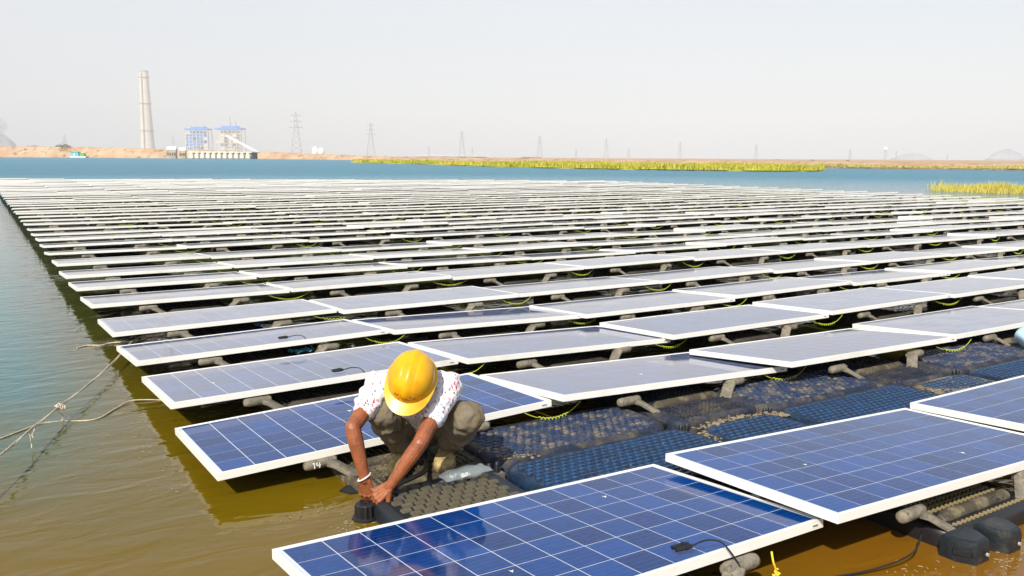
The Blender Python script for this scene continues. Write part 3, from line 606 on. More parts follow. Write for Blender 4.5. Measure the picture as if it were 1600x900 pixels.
# main float under every panel: origin on the water below the middle of the panel's near edge
def main_float_meshes(yf=-.34):
    g = hull(-.36, .36, yf, .72, .076, .10, .03); H_ = autosmooth(g.mesh('hull'), 35)
    k = MB()
    for i in range(17):
        for j in range(29):
            x = -.27 + i*.0338; y = -.308 + j*.034
            if -.065 < y < .06 or y < yf+.04: continue
            k.box(x-.007, x+.007, y-.009, y+.009, .0715, .081)
    K_ = k.mesh('tread')
    g = MB(); g.tube([(-.27,0,.070),(-.24,0,.076),(.24,0,.076),(.27,0,.070)], [.020,.032,.032,.020], 10); RG = autosmooth(g.mesh('ridge'), 50)
    arms = []
    for s in (-1, 1):
        g = MB()
        pts = [(s*.275,-.085,.052), (s*.31,-.062,.068), (s*.348,-.036,.094), (s*.388,-.010,.122), (s*.42,.008,.134)]
        rings = []
        for i, p in enumerate(pts):
            p = Vector(p); d = (Vector(pts[min(i+1, 4)]) - Vector(pts[max(i-1, 0)])).normalized(); x = d.cross(Vector((0,0,1))).normalized(); z = x.cross(d); a, b = (.040, .016) if i else (.044,.012)
            rings.append([p + x*a*math.copysign(abs(math.cos(q))**.6, math.cos(q)) + z*b*math.copysign(abs(math.sin(q))**.6, math.sin(q)) for q in [2*math.pi*k/12 for k in range(12)]])
        if s < 0: rings = [r[::-1] for r in rings]
        g.loft(rings)
        f = MB(); f.tube([(s*.375,.02,.138),(s*.39,.02,.138),(s*.52,.015,.138),(s*.54,.014,.138),(s*.547,.014,.138)], [.022,.028,.029,.025,.016], 12)
        pl = MB(); pl.loft([[(s*.33,-.24,z),(s*.40,-.22,z),(s*.43,-.16,z),(s*.38,-.12,z),(s*.30,-.12,z)][::s] for z in (.020,.040)])
        arms.append((autosmooth(g.mesh('support_arm'), 50), autosmooth(f.mesh('stub_tube'), 50), pl.mesh('lug_plate')))
    return H_, K_, RG, arms
def set_m(me, m): me.materials.clear(); me.materials.append(m)
VAR = []
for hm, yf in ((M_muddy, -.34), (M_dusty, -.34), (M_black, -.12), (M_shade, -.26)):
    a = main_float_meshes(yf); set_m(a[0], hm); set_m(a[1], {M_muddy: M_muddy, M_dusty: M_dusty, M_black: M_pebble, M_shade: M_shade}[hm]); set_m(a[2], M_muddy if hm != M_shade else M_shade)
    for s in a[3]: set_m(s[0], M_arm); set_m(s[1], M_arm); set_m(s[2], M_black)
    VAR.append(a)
def float_label(r, c):
    if (r, c) == (0, 0): return 'muddy grey float with its end arm under the panel nearest the camera'
    if (r, c) == (0, 1): return 'studded muddy float with black blocks in the brown water at lower right'
    if (r, c) == (1, 0): return 'muddy float with support arms under the panel behind the worker'
    if (r, c) == (1, 1): return 'dusty ridged float under the greyish panel right of the worker'
    return f'float under the {ORD[c]} panel from the left, {ORD[r]} row from the front'
fl_rest = []
for i, (dd, r, c, x0, y0) in enumerate(grid):
    p = FIT.get((r, c)); X, Y = (p[0], p[1]) if p else (x0, y0 - (.02*min(c, 4) if r < 6 else 0))
    dz = 0
    if p: dz = p[2] + .5*L*p[5]
    if r == 0 and c == 0: dz = .015
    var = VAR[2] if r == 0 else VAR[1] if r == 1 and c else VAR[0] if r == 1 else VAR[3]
    loc = Vector((X + L/2, Y, max(-.02, min(.03, dz))))
    if i >= 300:
        if r < 30: fl_rest += [(var[3][0][1], Matrix.Translation(loc)), (var[3][1][1], Matrix.Translation(loc))]
        continue
    e = empty('support_float', loc, float_label(r, c) if r < len(ORD) else 'far support float lying in the dark gap under the distant rows of panels', 'float', 'support floats of the solar array', p[3] if p else 0)
    if (r, c) == (1, 0): e.rotation_euler[1] = -.03
    h_ = mesh_obj('hull', var[0], e); mesh_obj('ridge', var[2], e)
    if r < 9: tag(mesh_obj('tread', var[1], e), kind='stuff')
    for k in (0, 1):
        a = mesh_obj('support_arm', var[3][k][0], e); mesh_obj('stub_tube', var[3][k][1], a)
        if r < 8: mesh_obj('lug_plate', var[3][k][2], e)
    if (r, c) == (0, 1):      # chamfered end blocks dipping into the water
        for k, (bx, by) in enumerate(((-.335,-.150), (-.115,-.165))):
            g = MB(); w2 = .084
            sh = [(-w2,.055),(-w2,-.02),(-w2*.55,-.085),(w2*.55,-.085),(w2,-.02),(w2,.055)]
            g.loft([[(bx+x*s, by+y*s, z) for x, y in sh] for s, z in ((.9,-.12),(1,-.09),(1,.055),(.93,.078),(.8,.085))]); b = link('end_block', autosmooth(g.mesh('end_block'), 30), e, M_block)
            g = MB(); g.tube([(bx+.02, by-.088, .02), (bx+.02, by-.096, .02)], .008, 8); link('bolt', g.mesh('bolt'), b, M_pylon)
    if (r, c) == (1, 0):      # hand painted 14 on the left stub
        g = MB(); q = Vector((-.48, -.0155, .138))
        for a, b in (((0,.014),(0,-.014)), ((-.008,.010),(0,.014)), ((.014,.014),(.012,-.001)), ((.012,-.001),(.034,-.001)), ((.027,.012),(.026,-.015))):
            g.bar((q.x+a[0]-.02, q.y, q.z+a[1]), (q.x+b[0]-.02, q.y, q.z+b[1]), .0035, .0055)
        link('painted_number', g.mesh('painted_number'), e, M_white)
if fl_rest: merge('support_arms', fl_rest, 'stub arms of the farthest floats under the back rows', 'floats')

# ---- coiled earth wires between neighbouring panels
def wire_mesh(seed):
    rr = random.Random(seed); A = Vector((-.20-rr.random()*.05, .02, -.045)); B = Vector((.16+rr.random()*.09, .02, -.040)); sag = .055+.03*rr.random(); n = 26
    c0, c1 = .18+.1*rr.random(), .62+.15*rr.random(); P = []
    def base(t): q = A.lerp(B, t); q.z -= sag*4*t*(1-t); q.y -= .03*math.sin(math.pi*t); return q
    for i in range(6): P.append(base(c0*i/6))
    turns = 8; m = turns*6
    for i in range(m+1):
        t = c0 + (c1-c0)*i/m; a = 2*math.pi*turns*i/m; q = base(t); q.y += .009*math.cos(a); q.z += .009*math.sin(a); P.append(q)
    for i in range(1, 7): P.append(base(c1 + (1-c1)*i/6))
    g = MB(); g.tube(P, .0028, 4, 0, False); me = g.mesh('earth_wire', True); me.materials.append(M_wire); return me
WIRES = [wire_mesh(i) for i in range(5)]
wc = 0; wrest = []
for i, (dd, r, c, x0, y0) in enumerate(grid):
    if r == 0 : continue
    p = FIT.get((r, c)); X, Y, Z = (p[0]+L, p[1], p[2]+p[5]*L) if p else (x0+L, y0 - (.02*min(c, 4) if r < 6 else 0), 0)
    me = WIRES[(r*3+c*7) % 5]; loc = (X+.01, Y, ZN+Z*.5)
    if wc < 300:
        o = bpy.data.objects.new('earth_wire', me); COL.objects.link(o); o.location = loc
        lab = f'coiled wire right of the {ORD[c]} panel from the left, {ORD[r]} row from the front' if r < len(ORD) else 'tiny yellow green wire hanging between panels in the far rows'
        if (r, c) == (1, 0): lab = 'long yellow coiled wire hanging over dark water just right of the crouching worker'
        tag(o, lab, 'wire', 'coiled earth wires between the panels'); wc += 1
    else: wrest.append((me, Matrix.Translation(loc)))
if wrest: merge('earth_wires', wrest[:60], 'yellow green wires showing as specks between the farthest panels', 'wires')

# ---- walkway floats between the front row and the row behind
def tread_mesh(x0, x1, y0, y1, z, kind):
    # staggered moulded blocks
    g = MB(); rr = random.Random(int(x0*100))
    if kind == 'weave':
        sx, sy = (.052, .040) if z > .09 else (.064, .047); ni = int((x1-x0)/sx); nj = int((y1-y0)/sy)
        for j in range(nj):
            for i in range(ni):
                cx = x0 + (i+.5+(.5 if j % 2 else 0)*.9)*sx; cy = y0 + (j+.5)*sy
                if cx+sx*.4 > x1: continue
                # rounded corners of the pad
                ex = max(0, abs(cx-(x0+x1)/2) - ((x1-x0)/2-.13)); ey = max(0, abs(cy-(y0+y1)/2) - ((y1-y0)/2-.13))
                if math.hypot(ex, ey) > .125: continue
                a, b, h = (.0195, .0135, .009) if z > .09 else (.0215, .0155, .012)
                if z < .09:
                    a2, b2 = a*(1.08+.1*rr.random()), b*(1.04+.12*rr.random()); hh = .010+.003*rr.random(); tz = rr.uniform(-.0015,.0015)
                    g.add([(cx-a2,cy-b2,z),(cx+a2,cy-b2,z),(cx+a2,cy+b2,z),(cx-a2,cy+b2,z),(cx-a2*.9,cy-b2*.84,z+hh-tz),(cx+a2*.9,cy-b2*.84,z+hh+tz),(cx+a2*.9,cy+b2*.84,z+hh+tz),(cx-a2*.9,cy+b2*.84,z+hh-tz)], [(4,5,6,7),(0,1,5,4),(1,2,6,5),(2,3,7,6),(3,0,4,7)]); continue
                g.add([(cx-a,cy-b*.6,z),(cx-a*.3,cy-b,z),(cx+a,cy-b*.7,z),(cx+a,cy+b*.6,z),(cx+a*.3,cy+b,z),(cx-a,cy+b*.7,z),
                       (cx-a*.85,cy-b*.45,z+h),(cx-a*.25,cy-b*.8,z+h),(cx+a*.8,cy-b*.5,z+h),(cx+a*.85,cy+b*.45,z+h),(cx+a*.25,cy+b*.8,z+h),(cx-a*.8,cy+b*.5,z+h)],
                      [(6,7,8,9,10,11)] + [(k,(k+1) % 6,(k+1) % 6+6,k+6) for k in range(6)])
    return g
def pad(x0, x1, y0, y1, top, hm, tm, label, cr=.13, rz=0, tread_cut=None):
    cx, cy = (x0+x1)/2, (y0+y1)/2
    e = empty('walkway_float', (cx, cy, 0), label, 'float', 'walkway floats between the first two rows', rz)
    g = hull(x0-cx, x1-cx, y0-cy, y1-cy, top, cr, .04); link('hull', autosmooth(g.mesh('hull'), 35), e, hm)
    if tm == M_tan: e.children[0].data.materials[0] = M_groove
    t = tread_mesh(x0-cx+.05, x1-cx-.05, y0-cy+.045, y1-cy-.045, top-.005, 'weave'); tag(link('tread', t.mesh('tread'), e, tm), kind='stuff')
    # moulded side ribs that hook the pads together
    for s in (-1, 1):
        g = MB(); g.box(s*((x1-x0)/2)-.012, s*((x1-x0)/2)+.012, -.05, .05, -.03, top-.045); link('side_hook', g.mesh('side_hook'), e, hm)
    return e
M_padblue = mat('blue black pad', (.003,.012,.032), .42, .4, var=(.010,.028,.06), vscale=9, var2=(.05,.055,.06), v2scale=18, v2thr=(.6,.75), bump=.25, bscale=60, obrand=10)
M_treadblue = mat('blue black tread', (.008,.045,.125), .40, .4, var=(.010,.030,.075), vscale=14, var2=(.16,.15,.12), v2scale=24, v2thr=(.62,.70), obrand=10)
M_treaddust = mat('dusty tread', (.014,.035,.09), .6, .4, var=(.20,.165,.115), vscale=9, vthr=(.44,.68), var2=(.06,.055,.10), v2scale=30, v2thr=(.55,.65), obrand=10)
pad(1.455, 2.145, 2.98, 3.64, .088, M_dusty, M_tan, 'mud caked walkway float with thick square tread where the worker crouches', .12)
XS = [2.16 + 1.978*k for k in range(5)]
names_long = ['long blue black walkway float right of the clear pouch, along the front panel', 'long blue black walkway float in the middle, above the second front panel', 'long blue walkway float at the far right of the front walkway','','']
names_back = ['dusty brown topped long float behind the first blue one, right of the worker', 'dusty long float behind the middle blue one, by the coiled wire', 'sandy dusty long float at the far right below the pale sack','','']
names_short = ['short walkway float edged with dried mud between the two long blue floats', 'short walkway float with a thick crust of tan mud, second from the right','','','']
for k, x in enumerate(XS[:4]):
    sh = -.05*k
    if seen(x, 3.3) or seen(x+1.2, 3.3) or k < 3:
        pad(x, x+1.27, 2.92+sh, 3.585+sh, .105, M_padblue, M_treadblue, names_long[k] or 'long blue walkway float just past the right edge', .15)
        pad(x+.02, x+1.25, 3.605+sh, 4.16+sh, .100, M_dusty, M_treaddust, names_back[k] or 'dusty walkway float just past the right edge', .15)
        pad(x+1.29, x+1.965, 2.95+sh, 3.53+sh, .100, M_muddy if k != 0 else M_padblue, M_treadblue, names_short[k] or 'short walkway float at the right edge with mud along its side', .14)
    # coupling pins
    for j, (dx, dy) in enumerate(((-.01, 3.60), (1.28, 3.57))):
        e = empty('coupling_pin', (x+dx, dy+sh, .02), ['black coupling pins ' + q for q in ('left of', 'right of')][j] + f' the {ORD[k]} long blue walkway float from the left', 'coupling', 'coupling pins of the walkway floats')
        for q in (-1, 1):
            g = MB(); g.tube([(q*.024,0,-.03),(q*.024,0,.075),(q*.024,0,.088)], [.015,.015,.009], 10); link('pin', autosmooth(g.mesh('pin')), e, M_black)
        g = MB(); g.box(-.055,.055,-.028,.028,.0,.035); link('pin_plate', g.mesh('pin_plate'), e, M_arm)
# crusts of dried mud lying on the pads
M_crust = mat('dried mud crust', (.27,.215,.135), .95, .1, var=(.18,.145,.095), vscale=20, bump=.8, bscale=60)
def crust(pts, label, n=26):
    n *= 6
    g = MB(); rr = random.Random(len(pts)*7+int(pts[0][0]*10)); cx = sum(p[0] for p in pts)/len(pts); cy = sum(p[1] for p in pts)/len(pts)
    for i in range(n):
        t = rr.random()*(len(pts)-1); a = int(t); f = t-a; x = pts[a][0]*(1-f)+pts[min(a+1, len(pts)-1)][0]*f; y = pts[a][1]*(1-f)+pts[min(a+1, len(pts)-1)][1]*f
        q = rr.random()**2; g.ball((x+rr.gauss(0,.022), y+rr.gauss(0,.016), pts[a][2]+.001), (.004+.015*q, .003+.010*q, .002+.004*rr.random()), 7, 4, M=Matrix.Rotation(rr.random()*3, 3, 'Z'))
    tag(link('mud_crust', g.mesh('mud_crust', True), mats=M_crust), label, 'mud', kind='stuff')
crust([(3.47,3.50,.097),(3.75,3.53,.097),(4.05,3.50,.097),(4.15,3.40,.097)], 'crust of dried tan mud along the back of the short float', 34)
crust([(3.47,3.45,.09),(3.44,3.30,.08),(3.46,3.2,.07)], 'dried mud in the joint left of the short float', 14)
crust([(5.44,3.30,.097),(5.60,3.20,.097),(5.85,3.12,.097),(6.1,3.05,.097)], 'thick crust of pale mud along the front of the second short float', 50)
crust([(2.23,3.70,.095),(2.40,3.62,.095),(2.2,3.85,.09)], 'mud specks at the left end of the dusty float', 10)

# ---- lug the worker is fastening
e = empty('float_coupling', (1.425, 3.535, 0), 'black ribbed coupling lug the worker is fastening at the corner of his float', 'coupling')
g = MB(); rs = []
for r, z in ((.050,-.05),(.056,-.01),(.056,.008),(.043,.014),(.043,.070),(.036,.076)):
    rs.append([(r*math.cos(a*math.pi/12)*(1+(.13 if a % 2 and r < .05 else 0)), r*math.sin(a*math.pi/12)*(1+(.13 if a % 2 and r < .05 else 0)), z) for a in range(24)])
g.loft(rs); link('lug_body', autosmooth(g.mesh('lug_body'), 30), e, M_black)
g = MB(); g.loft([[(-.02,-.05,z),(.10,-.05,z),(.16,.02,z),(.12,.10,z),(-.02,.08,z),(-.06,.02,z)] for z in (-.012,.004)]); link('lug_flange', g.mesh('lug_flange'), e, M_black)
for a in (0,2.1,4.2):
    g = MB(); g.tube([(.02*math.cos(a),.02*math.sin(a),.05),(.02*math.cos(a),.02*math.sin(a),.086)], .007, 8); link('bolt', g.mesh('bolt'), e, M_black)
# black hose over the worker's float
P = [(2.0,4.06,.085),(1.93,3.92,.09),(1.87,3.80,.092),(1.80,3.69,.10),(1.70,3.615,.112),(1.60,3.575,.110),(1.52,3.52,.095),(1.465,3.44,.05)]
def smooth_path(P, n=6):
    P = [Vector(p) for p in P]; out = []
    for i in range(len(P)-1):
        a, b, c, d = P[max(i-1,0)], P[i], P[i+1], P[min(i+2, len(P)-1)]
        for k in range(n):
            t = k/n; out.append(.5*((2*b)+(c-a)*t+(2*a-5*b+4*c-d)*t*t+(3*b-a-3*c+d)*t**3))
    out.append(P[-1]); return out
g = MB(); g.tube(smooth_path(P), .012, 8); tag(link('hose', autosmooth(g.mesh('hose'), 60), mats=M_black), 'thick black hose curving between the worker\'s shoes across the mud caked float', 'hose')

# ---- connectors lying over near frames
def leads(pt, ux, label):
    """a pair of plugs on the glass with a cable bending over the frame to the float below"""
    X, Y, Z = pt
    e = empty('cable_connector', pt, label, 'cable plug', 'black cable plugs resting on the panels')
    for k, dy in enumerate((0, .022)):
        P = [(-.10, .055+dy, .012), (-.055, .05+dy, .014)]
        g = MB(); g.tube(P, [.008,.0095], 8); g.tube([(-.055,.05+dy,.014),(-.03,.045+dy*.8,.016)], [.012,.007], 8); link('plug', autosmooth(g.mesh('plug'), 50), e, M_black)
    g = MB(); g.tube(smooth_path([(-.03,.045,.016),(.03,.035,.026),(.075,.01,.020),(.10,-.012,-.01),(.13,-.03,-.06),(.15,-.035,-.10)]), .0034, 6); link('cable', g.mesh('cable', True), e, M_black)
    return e
leads((2.16, 2.10, .240), 0, 'pair of black cable plugs on the front panel at the bottom of the photo')
leads((2.03, 4.085, .205), 0, 'black cable plug on the blue panel just left of the yellow helmet')
leads((2.05, 5.30, .222), 0, 'black cable plug on the near edge of the third row panel, behind the worker')
leads((2.06, 6.52, .222), 0, 'black cable plug on the fourth row panel nearest its right end')
# yellow tie and tape on the front arm
e = empty('yellow_tie', (2.46, 2.06, 0), 'knotted yellow cord hanging from the arm end below the front panel', 'cord')
g = MB(); g.tube(smooth_path([(0,0,.185),(.0,-.01,.15),(.012,-.012,.12),(.02,-.01,.10)]), .004, 6)
P = [(.02+.013*math.cos(i*1.1), -.01+.011*math.sin(i*1.7), .11-.07*i/26) for i in range(27)]; g.tube(P, .0045, 6); g.tube([(.02,-.01,.05),(.035,-.015,.02),(.02,-.02,-.01)], .004, 6); g.tube([(.02,-.01,.05),(-.01,-.015,.03),(-.04,-.02,.005)], .004, 6)
link('cord', autosmooth(g.mesh('cord'), 60), e, M_wire2)
g = MB(); g.tube(smooth_path([(3.3,1.98,.09),(3.15,1.93,.05),(2.9,1.98,.018),(2.6,2.10,.012),(2.4,2.3,.01)]), .004, 6); tag(link('cable', g.mesh('cable', True), mats=M_black), 'thin dark cable lying on the brown water between the two front floats', 'cable')

# ---- floating specks of scum and straw round the floats
g = MB(); rr = random.Random(11)
for cx_, cy_, sx_, sy_, n_ in ((1.32,3.47,.07,.14,34),(1.2,3.75,.18,.08,14),(3.05,1.90,.40,.08,30),(3.6,1.74,.30,.06,30),(.72,4.9,.08,.9,22)):
    for i in range(n_):
        x = cx_ + rr.gauss(0, sx_*.5); y = cy_ + rr.gauss(0, sy_*.5); a = rr.random()*3.14; l = .003+.010*rr.random()**2; w_ = .0015+.002*rr.random(); z = .0025+.001*rr.random()
        dx, dy = math.cos(a), math.sin(a); g.add([(x-dx*l-dy*w_,y-dy*l+dx*w_,z),(x-dx*l+dy*w_,y-dy*l-dx*w_,z),(x+dx*l+dy*w_,y+dy*l-dx*w_,z),(x+dx*l-dy*w_,y+dy*l+dx*w_,z),(x,y,z+.003)], [(0,1,4),(1,2,4),(2,3,4),(3,0,4)])
tag(link('scum', g.mesh('scum'), mats=mat('scum', (.26,.21,.11), .85)), 'specks of pale scum and straw floating round the front floats', 'scum', kind='stuff')
# ---- ropes
def rope(name, P, r, label, twist=True):
    e = empty(name, P[0], label, 'rope'); o = Vector(P[0]); Q = smooth_path([Vector(p)-o for p in P], 10)
    if twist:
        for s in (0, math.pi):
            g = MB(); pts = []
            for i, q in enumerate(Q): a = i*.35 + s; pts.append(q + Vector((math.cos(a)*r*.9, 0, math.sin(a)*r*.9)))
            g.tube(pts, r, 6); link('strand', g.mesh('strand', True), e, M_rope)
    else:
        g = MB(); g.tube(Q, r, 6); link('strand', g.mesh('strand', True), e, M_rope)
    return e
rp = rope('mooring_rope', [(-1.2,2.2,.30),(-.28,4.28,.17),(.02,4.97,.130),(.15,5.35,.112),(.35,5.89,.092),(.59,6.48,.078),(.82,7.09,.075),(1.12,7.85,.10),(1.45,7.95,.12)], .0042, 'pale double mooring rope stretched from the lower left to the array corner')
g = MB(); o = Vector((-1.2,2.2,.30)); c = Vector((.36,5.92,.094)) - o
for i in range(3): g.tube([c + Vector((.016*math.cos(a)*(1+.2*i) + (i-1)*.009, .035*math.sin(a), .010*math.sin(a*2)-.006*i)) for a in [k*math.pi/6 for k in range(13)]], .005, 6)
link('knot', autosmooth(g.mesh('knot'), 60), rp, M_rope)
for (x, y, z), ln, dx in (((.35,5.89,.09),.085,.02),((.34,5.87,.09),.07,.05),((.17,5.40,.11),.10,.005),((.20,5.50,.108),.07,-.015)):
    g = MB(); b = Vector((x,y,z))-o; g.tube(smooth_path([b, b+Vector((dx*.3,-.01,-ln*.4)), b+Vector((dx,0,-ln*.75)), b+Vector((dx*.7,-.01,-ln))]), .0035, 5); link('loose_end', g.mesh('loose_end', True), rp, M_rope)
rope('floating_rope', [(-.22,5.54,.0),(.03,5.70,.004),(.24,5.89,.003),(.36,5.90,-.003),(.55,5.82,.004),(.69,6.0,.006),(.80,6.12,.012),(.95,6.08,.006),(1.05,6.05,-.01)], .0045, 'thin pale rope half sunk in the water below the mooring rope', False)
rope('slack_rope', [(.66,8.14,.002),(.75,8.19,.005),(.85,8.15,.003),(.95,8.18,.008),(1.1,8.10,.02),(1.3,7.95,.07),(1.45,7.90,.11)], .006, 'short slack rope floating at the array edge behind the fourth row', False)

# ---- clear pouch, sack and rags
def crumple(me, amp, sc, seed=0):
    for v in me.vertices: v.co += Vector([noise.noise(v.co*sc + Vector((seed, k*9.1, 0))) for k in range(3)])*amp
    return me
e = empty('plastic_pouch', (1.935, 3.505, .10), 'clear plastic pouch of small parts lying on the tread beside the right shoe', 'pouch', None, R_(3))
g = MB(); nx, ny = 22, 10; rs = []
for i in range(nx+1):
    t = i/nx; th = .024*math.sin(math.pi*min(.995, max(.02, t)))**.45+.0015; wd = .056*(.86+.14*min(1, t*3)); ring = []
    for k in range(16):
        a = 2*math.pi*k/16; ring.append((-.125+.25*t, wd*math.cos(a), .030+th*math.sin(a)))
    rs.append(ring)
g.loft(rs); me = crumple(autosmooth(g.mesh('bag_film'), 25), .009, 19); link('bag_film', me, e, clear_mat('clear film', (.42,.48,.50), .30, .08))
for i in range(7):
    g = MB(); a = random.uniform(-.08,.08); b = random.uniform(-.02,.02); g.tube([(a,b,.016),(a+.03*math.cos(i),b+.016*math.sin(i),.022)], [.008,.008], 6); link('bolt', g.mesh('bolt'), e, M_white if i % 3 == 0 else M_pylon)
g = MB(); g.ball((7.40,3.62,.21), (.10,.13,.11), 18, 12); me = crumple(g.mesh('plastic_sack', True), .03, 9)
tag(link('plastic_sack', me, mats=mat('pale blue plastic', (.42,.60,.70), .4)), 'pale blue plastic sack standing on the walkway at the right edge', 'sack')
for k, (x, y, s) in enumerate(((2.12,6.56,1.0),(2.15,7.80,.6))):
    g = MB(); N = 10; sx, sy = .16*s, .10*s
    for zz in (.002, 0):
        n0 = len(g.v); g.v += [(x + sx*(i/N-.5), y + sy*(j/N-.5), .12 + .03*noise.noise(Vector((i*.5, j*.5, k))) + zz) for j in range(N+1) for i in range(N+1)]
        g.f += [((n0+j*(N+1)+i, n0+j*(N+1)+i+1, n0+(j+1)*(N+1)+i+1, n0+(j+1)*(N+1)+i) if zz else (n0+j*(N+1)+i, n0+(j+1)*(N+1)+i, n0+(j+1)*(N+1)+i+1, n0+j*(N+1)+i+1)) for j in range(N) for i in range(N)]
    g.m = [0]*len(g.f)
    tag(link('rag', g.mesh('rag', True), mats=mat('teal cloth', (.06,.36,.48) if k == 0 else (.05,.14,.45), .8)), ('teal' if k == 0 else 'small blue') + ' rag on a float arm under the ' + ('fourth' if k == 0 else 'fifth') + ' row of panels', 'rag')

# ============================================================ the worker
RT = Vector((.8474,-.5309,0)).normalized(); TC = Vector((-.5256,-.8373,0)).normalized(); UP = Vector((0,0,1))   # right in view, towards the camera, up
J = {k: Vector(v) for k, v in dict(pelvis=(1.975,3.99,.245), hipL=(1.895,4.01,.245), hipR=(2.04,3.93,.245), belly=(1.886,3.87,.37), chest=(1.758,3.70,.52), neck=(1.716,3.622,.605), head=(1.668,3.534,.631),
 shL=(1.605,3.765,.545), shR=(1.882,3.585,.552), elL=(1.409,3.626,.414), wrL=(1.443,3.575,.172), elR=(1.661,3.432,.352), wrR=(1.530,3.490,.150),
 kneeL=(1.598,3.712,.432), ankL=(1.80,3.93,.145), toeL=(1.709,3.80,.095), kneeR=(1.946,3.501,.41), ankR=(1.995,3.81,.145), toeR=(1.895,3.66,.095)).items()}
def capsule(g, a, b, ra, rb, n=14, sc=None):
    a = Vector(a); b = Vector(b); d = b-a; Ln = d.length; d = d.normalized(); x = d.orthogonal().normalized(); y = d.cross(x); rs = []
    for t in (-1,-.8,-.5,0): rs.append((a + d*ra*t, ra*math.sqrt(max(0.0004, 1-t*t))))
    for t in (.25,.5,.75): rs.append((a.lerp(b, t), ra+(rb-ra)*t))
    for t in (0,.5,.8,1): rs.append((b + d*rb*t, rb*math.sqrt(max(0.0004, 1-t*t))))
    g.loft([[c + (x*math.cos(2*math.pi*k/n) + y*math.sin(2*math.pi*k/n))*r for k in range(n)] for c, r in rs])
def chain(g, pts, rs, n=14):
    for i in range(len(pts)-1): capsule(g, pts[i], pts[i+1], rs[i], rs[i+1], n)
def remesh(g, name, vox, smooth_it=3, sub=0):
    me = g.mesh(name); o = bpy.data.objects.new(name, me); COL.objects.link(o)
    m = o.modifiers.new('r', 'REMESH'); m.mode = 'VOXEL'; m.voxel_size = vox; m.use_smooth_shade = True
    s = o.modifiers.new('s', 'SMOOTH'); s.factor = .5; s.iterations = smooth_it
    dg = bpy.context.evaluated_depsgraph_get(); me2 = bpy.data.meshes.new_from_object(o.evaluated_get(dg)); me2.name = name
    bpy.data.objects.remove(o); me2.polygons.foreach_set('use_smooth', [True]*len(me2.polygons)); return me2
def displace(me, fn):
    me.update(); N = [v.normal.copy() for v in me.vertices]
    for v, nn in zip(me.vertices, N): v.co += nn*fn(v.co)
    me.update(); return me
wk = empty('person', (1.9, 3.78, .06), 'worker in yellow hard hat and flowered white shirt crouching on a float to fasten it', 'person')
def local(me): 
    for v in me.vertices: v.co -= wk.location
    return me
M_skin = mat('brown skin', (.31,.098,.036), .40, .5, var=(.20,.062,.026), vscale=16, vthr=(.35,.7), bump=.35, bscale=120)
b = M_skin.node_tree.nodes['Principled BSDF']; b.inputs['Subsurface Weight'].default_value = .08; b.inputs['Subsurface Radius'].default_value = (.02,.008,.004)
# --- skin
g = MB()
chain(g, [J['shL'], J['shL'].lerp(J['elL'], .5), J['elL']], [.050,.043,.036]); fa = J['elL'].lerp(J['wrL'], .3) + TC*.004
chain(g, [J['elL'], fa, J['wrL']], [.037,.037,.0245])
chain(g, [J['shR'], J['shR'].lerp(J['elR'], .5), J['elR']], [.050,.043,.037]); fa = J['elR'].lerp(J['wrR'], .3)
chain(g, [J['elR'], fa, J['wrR']], [.037,.037,.0245])
chain(g, [J['pelvis'], J['belly'], J['chest']], [.10,.10,.10]); chain(g, [J['shL'], J['shR']], [.05,.05]); chain(g, [J['chest'], J['neck'], J['head']], [.08,.055,.055])
for s in 'LR': chain(g, [J['hip'+s], J['knee'+s]], [.07,.05]); chain(g, [J['knee'+s], J['ank'+s]], [.045,.030]); chain(g, [J['ank'+s], J['toe'+s]], [.030,.024])
# head frame: crown axis and facing axis
HC = (TC*.72 + UP*.66 + RT*.06).normalized(); HF = (-UP*.72 + TC*.66 - RT*.20); HF = (HF - HC*HF.dot(HC)).normalized(); HX = HF.cross(HC)
HM = Matrix((HX, HF, HC)).transposed(); hc = J['head']
g.ball(hc, (.074,.092,.085), 18, 14, M=HM)
def hp(x, y, z): return hc + HM @ Vector((x, y, z))
g.ball(hp(0,.045,-.055), (.055,.050,.060), 14, 10, M=HM); chain(g, [hp(0,.085,-.022), hp(0,.112,-.050)], [.009,.013]); g.ball(hp(0,.070,-.108), (.028,.026,.020), 10, 8, M=HM)
for s in (-1, 1): g.ball(hp(s*.078,.0,-.035), (.012,.022,.032), 10, 8, M=HM); g.ball(hp(s*.012,.105,-.052), (.008,.008,.007), 8, 6, M=HM)
chain(g, [hp(-.022,.096,-.078), hp(.022,.096,-.078)], [.006,.006]); chain(g, [hp(-.018,.093,-.088), hp(.018,.093,-.088)], [.007,.007])
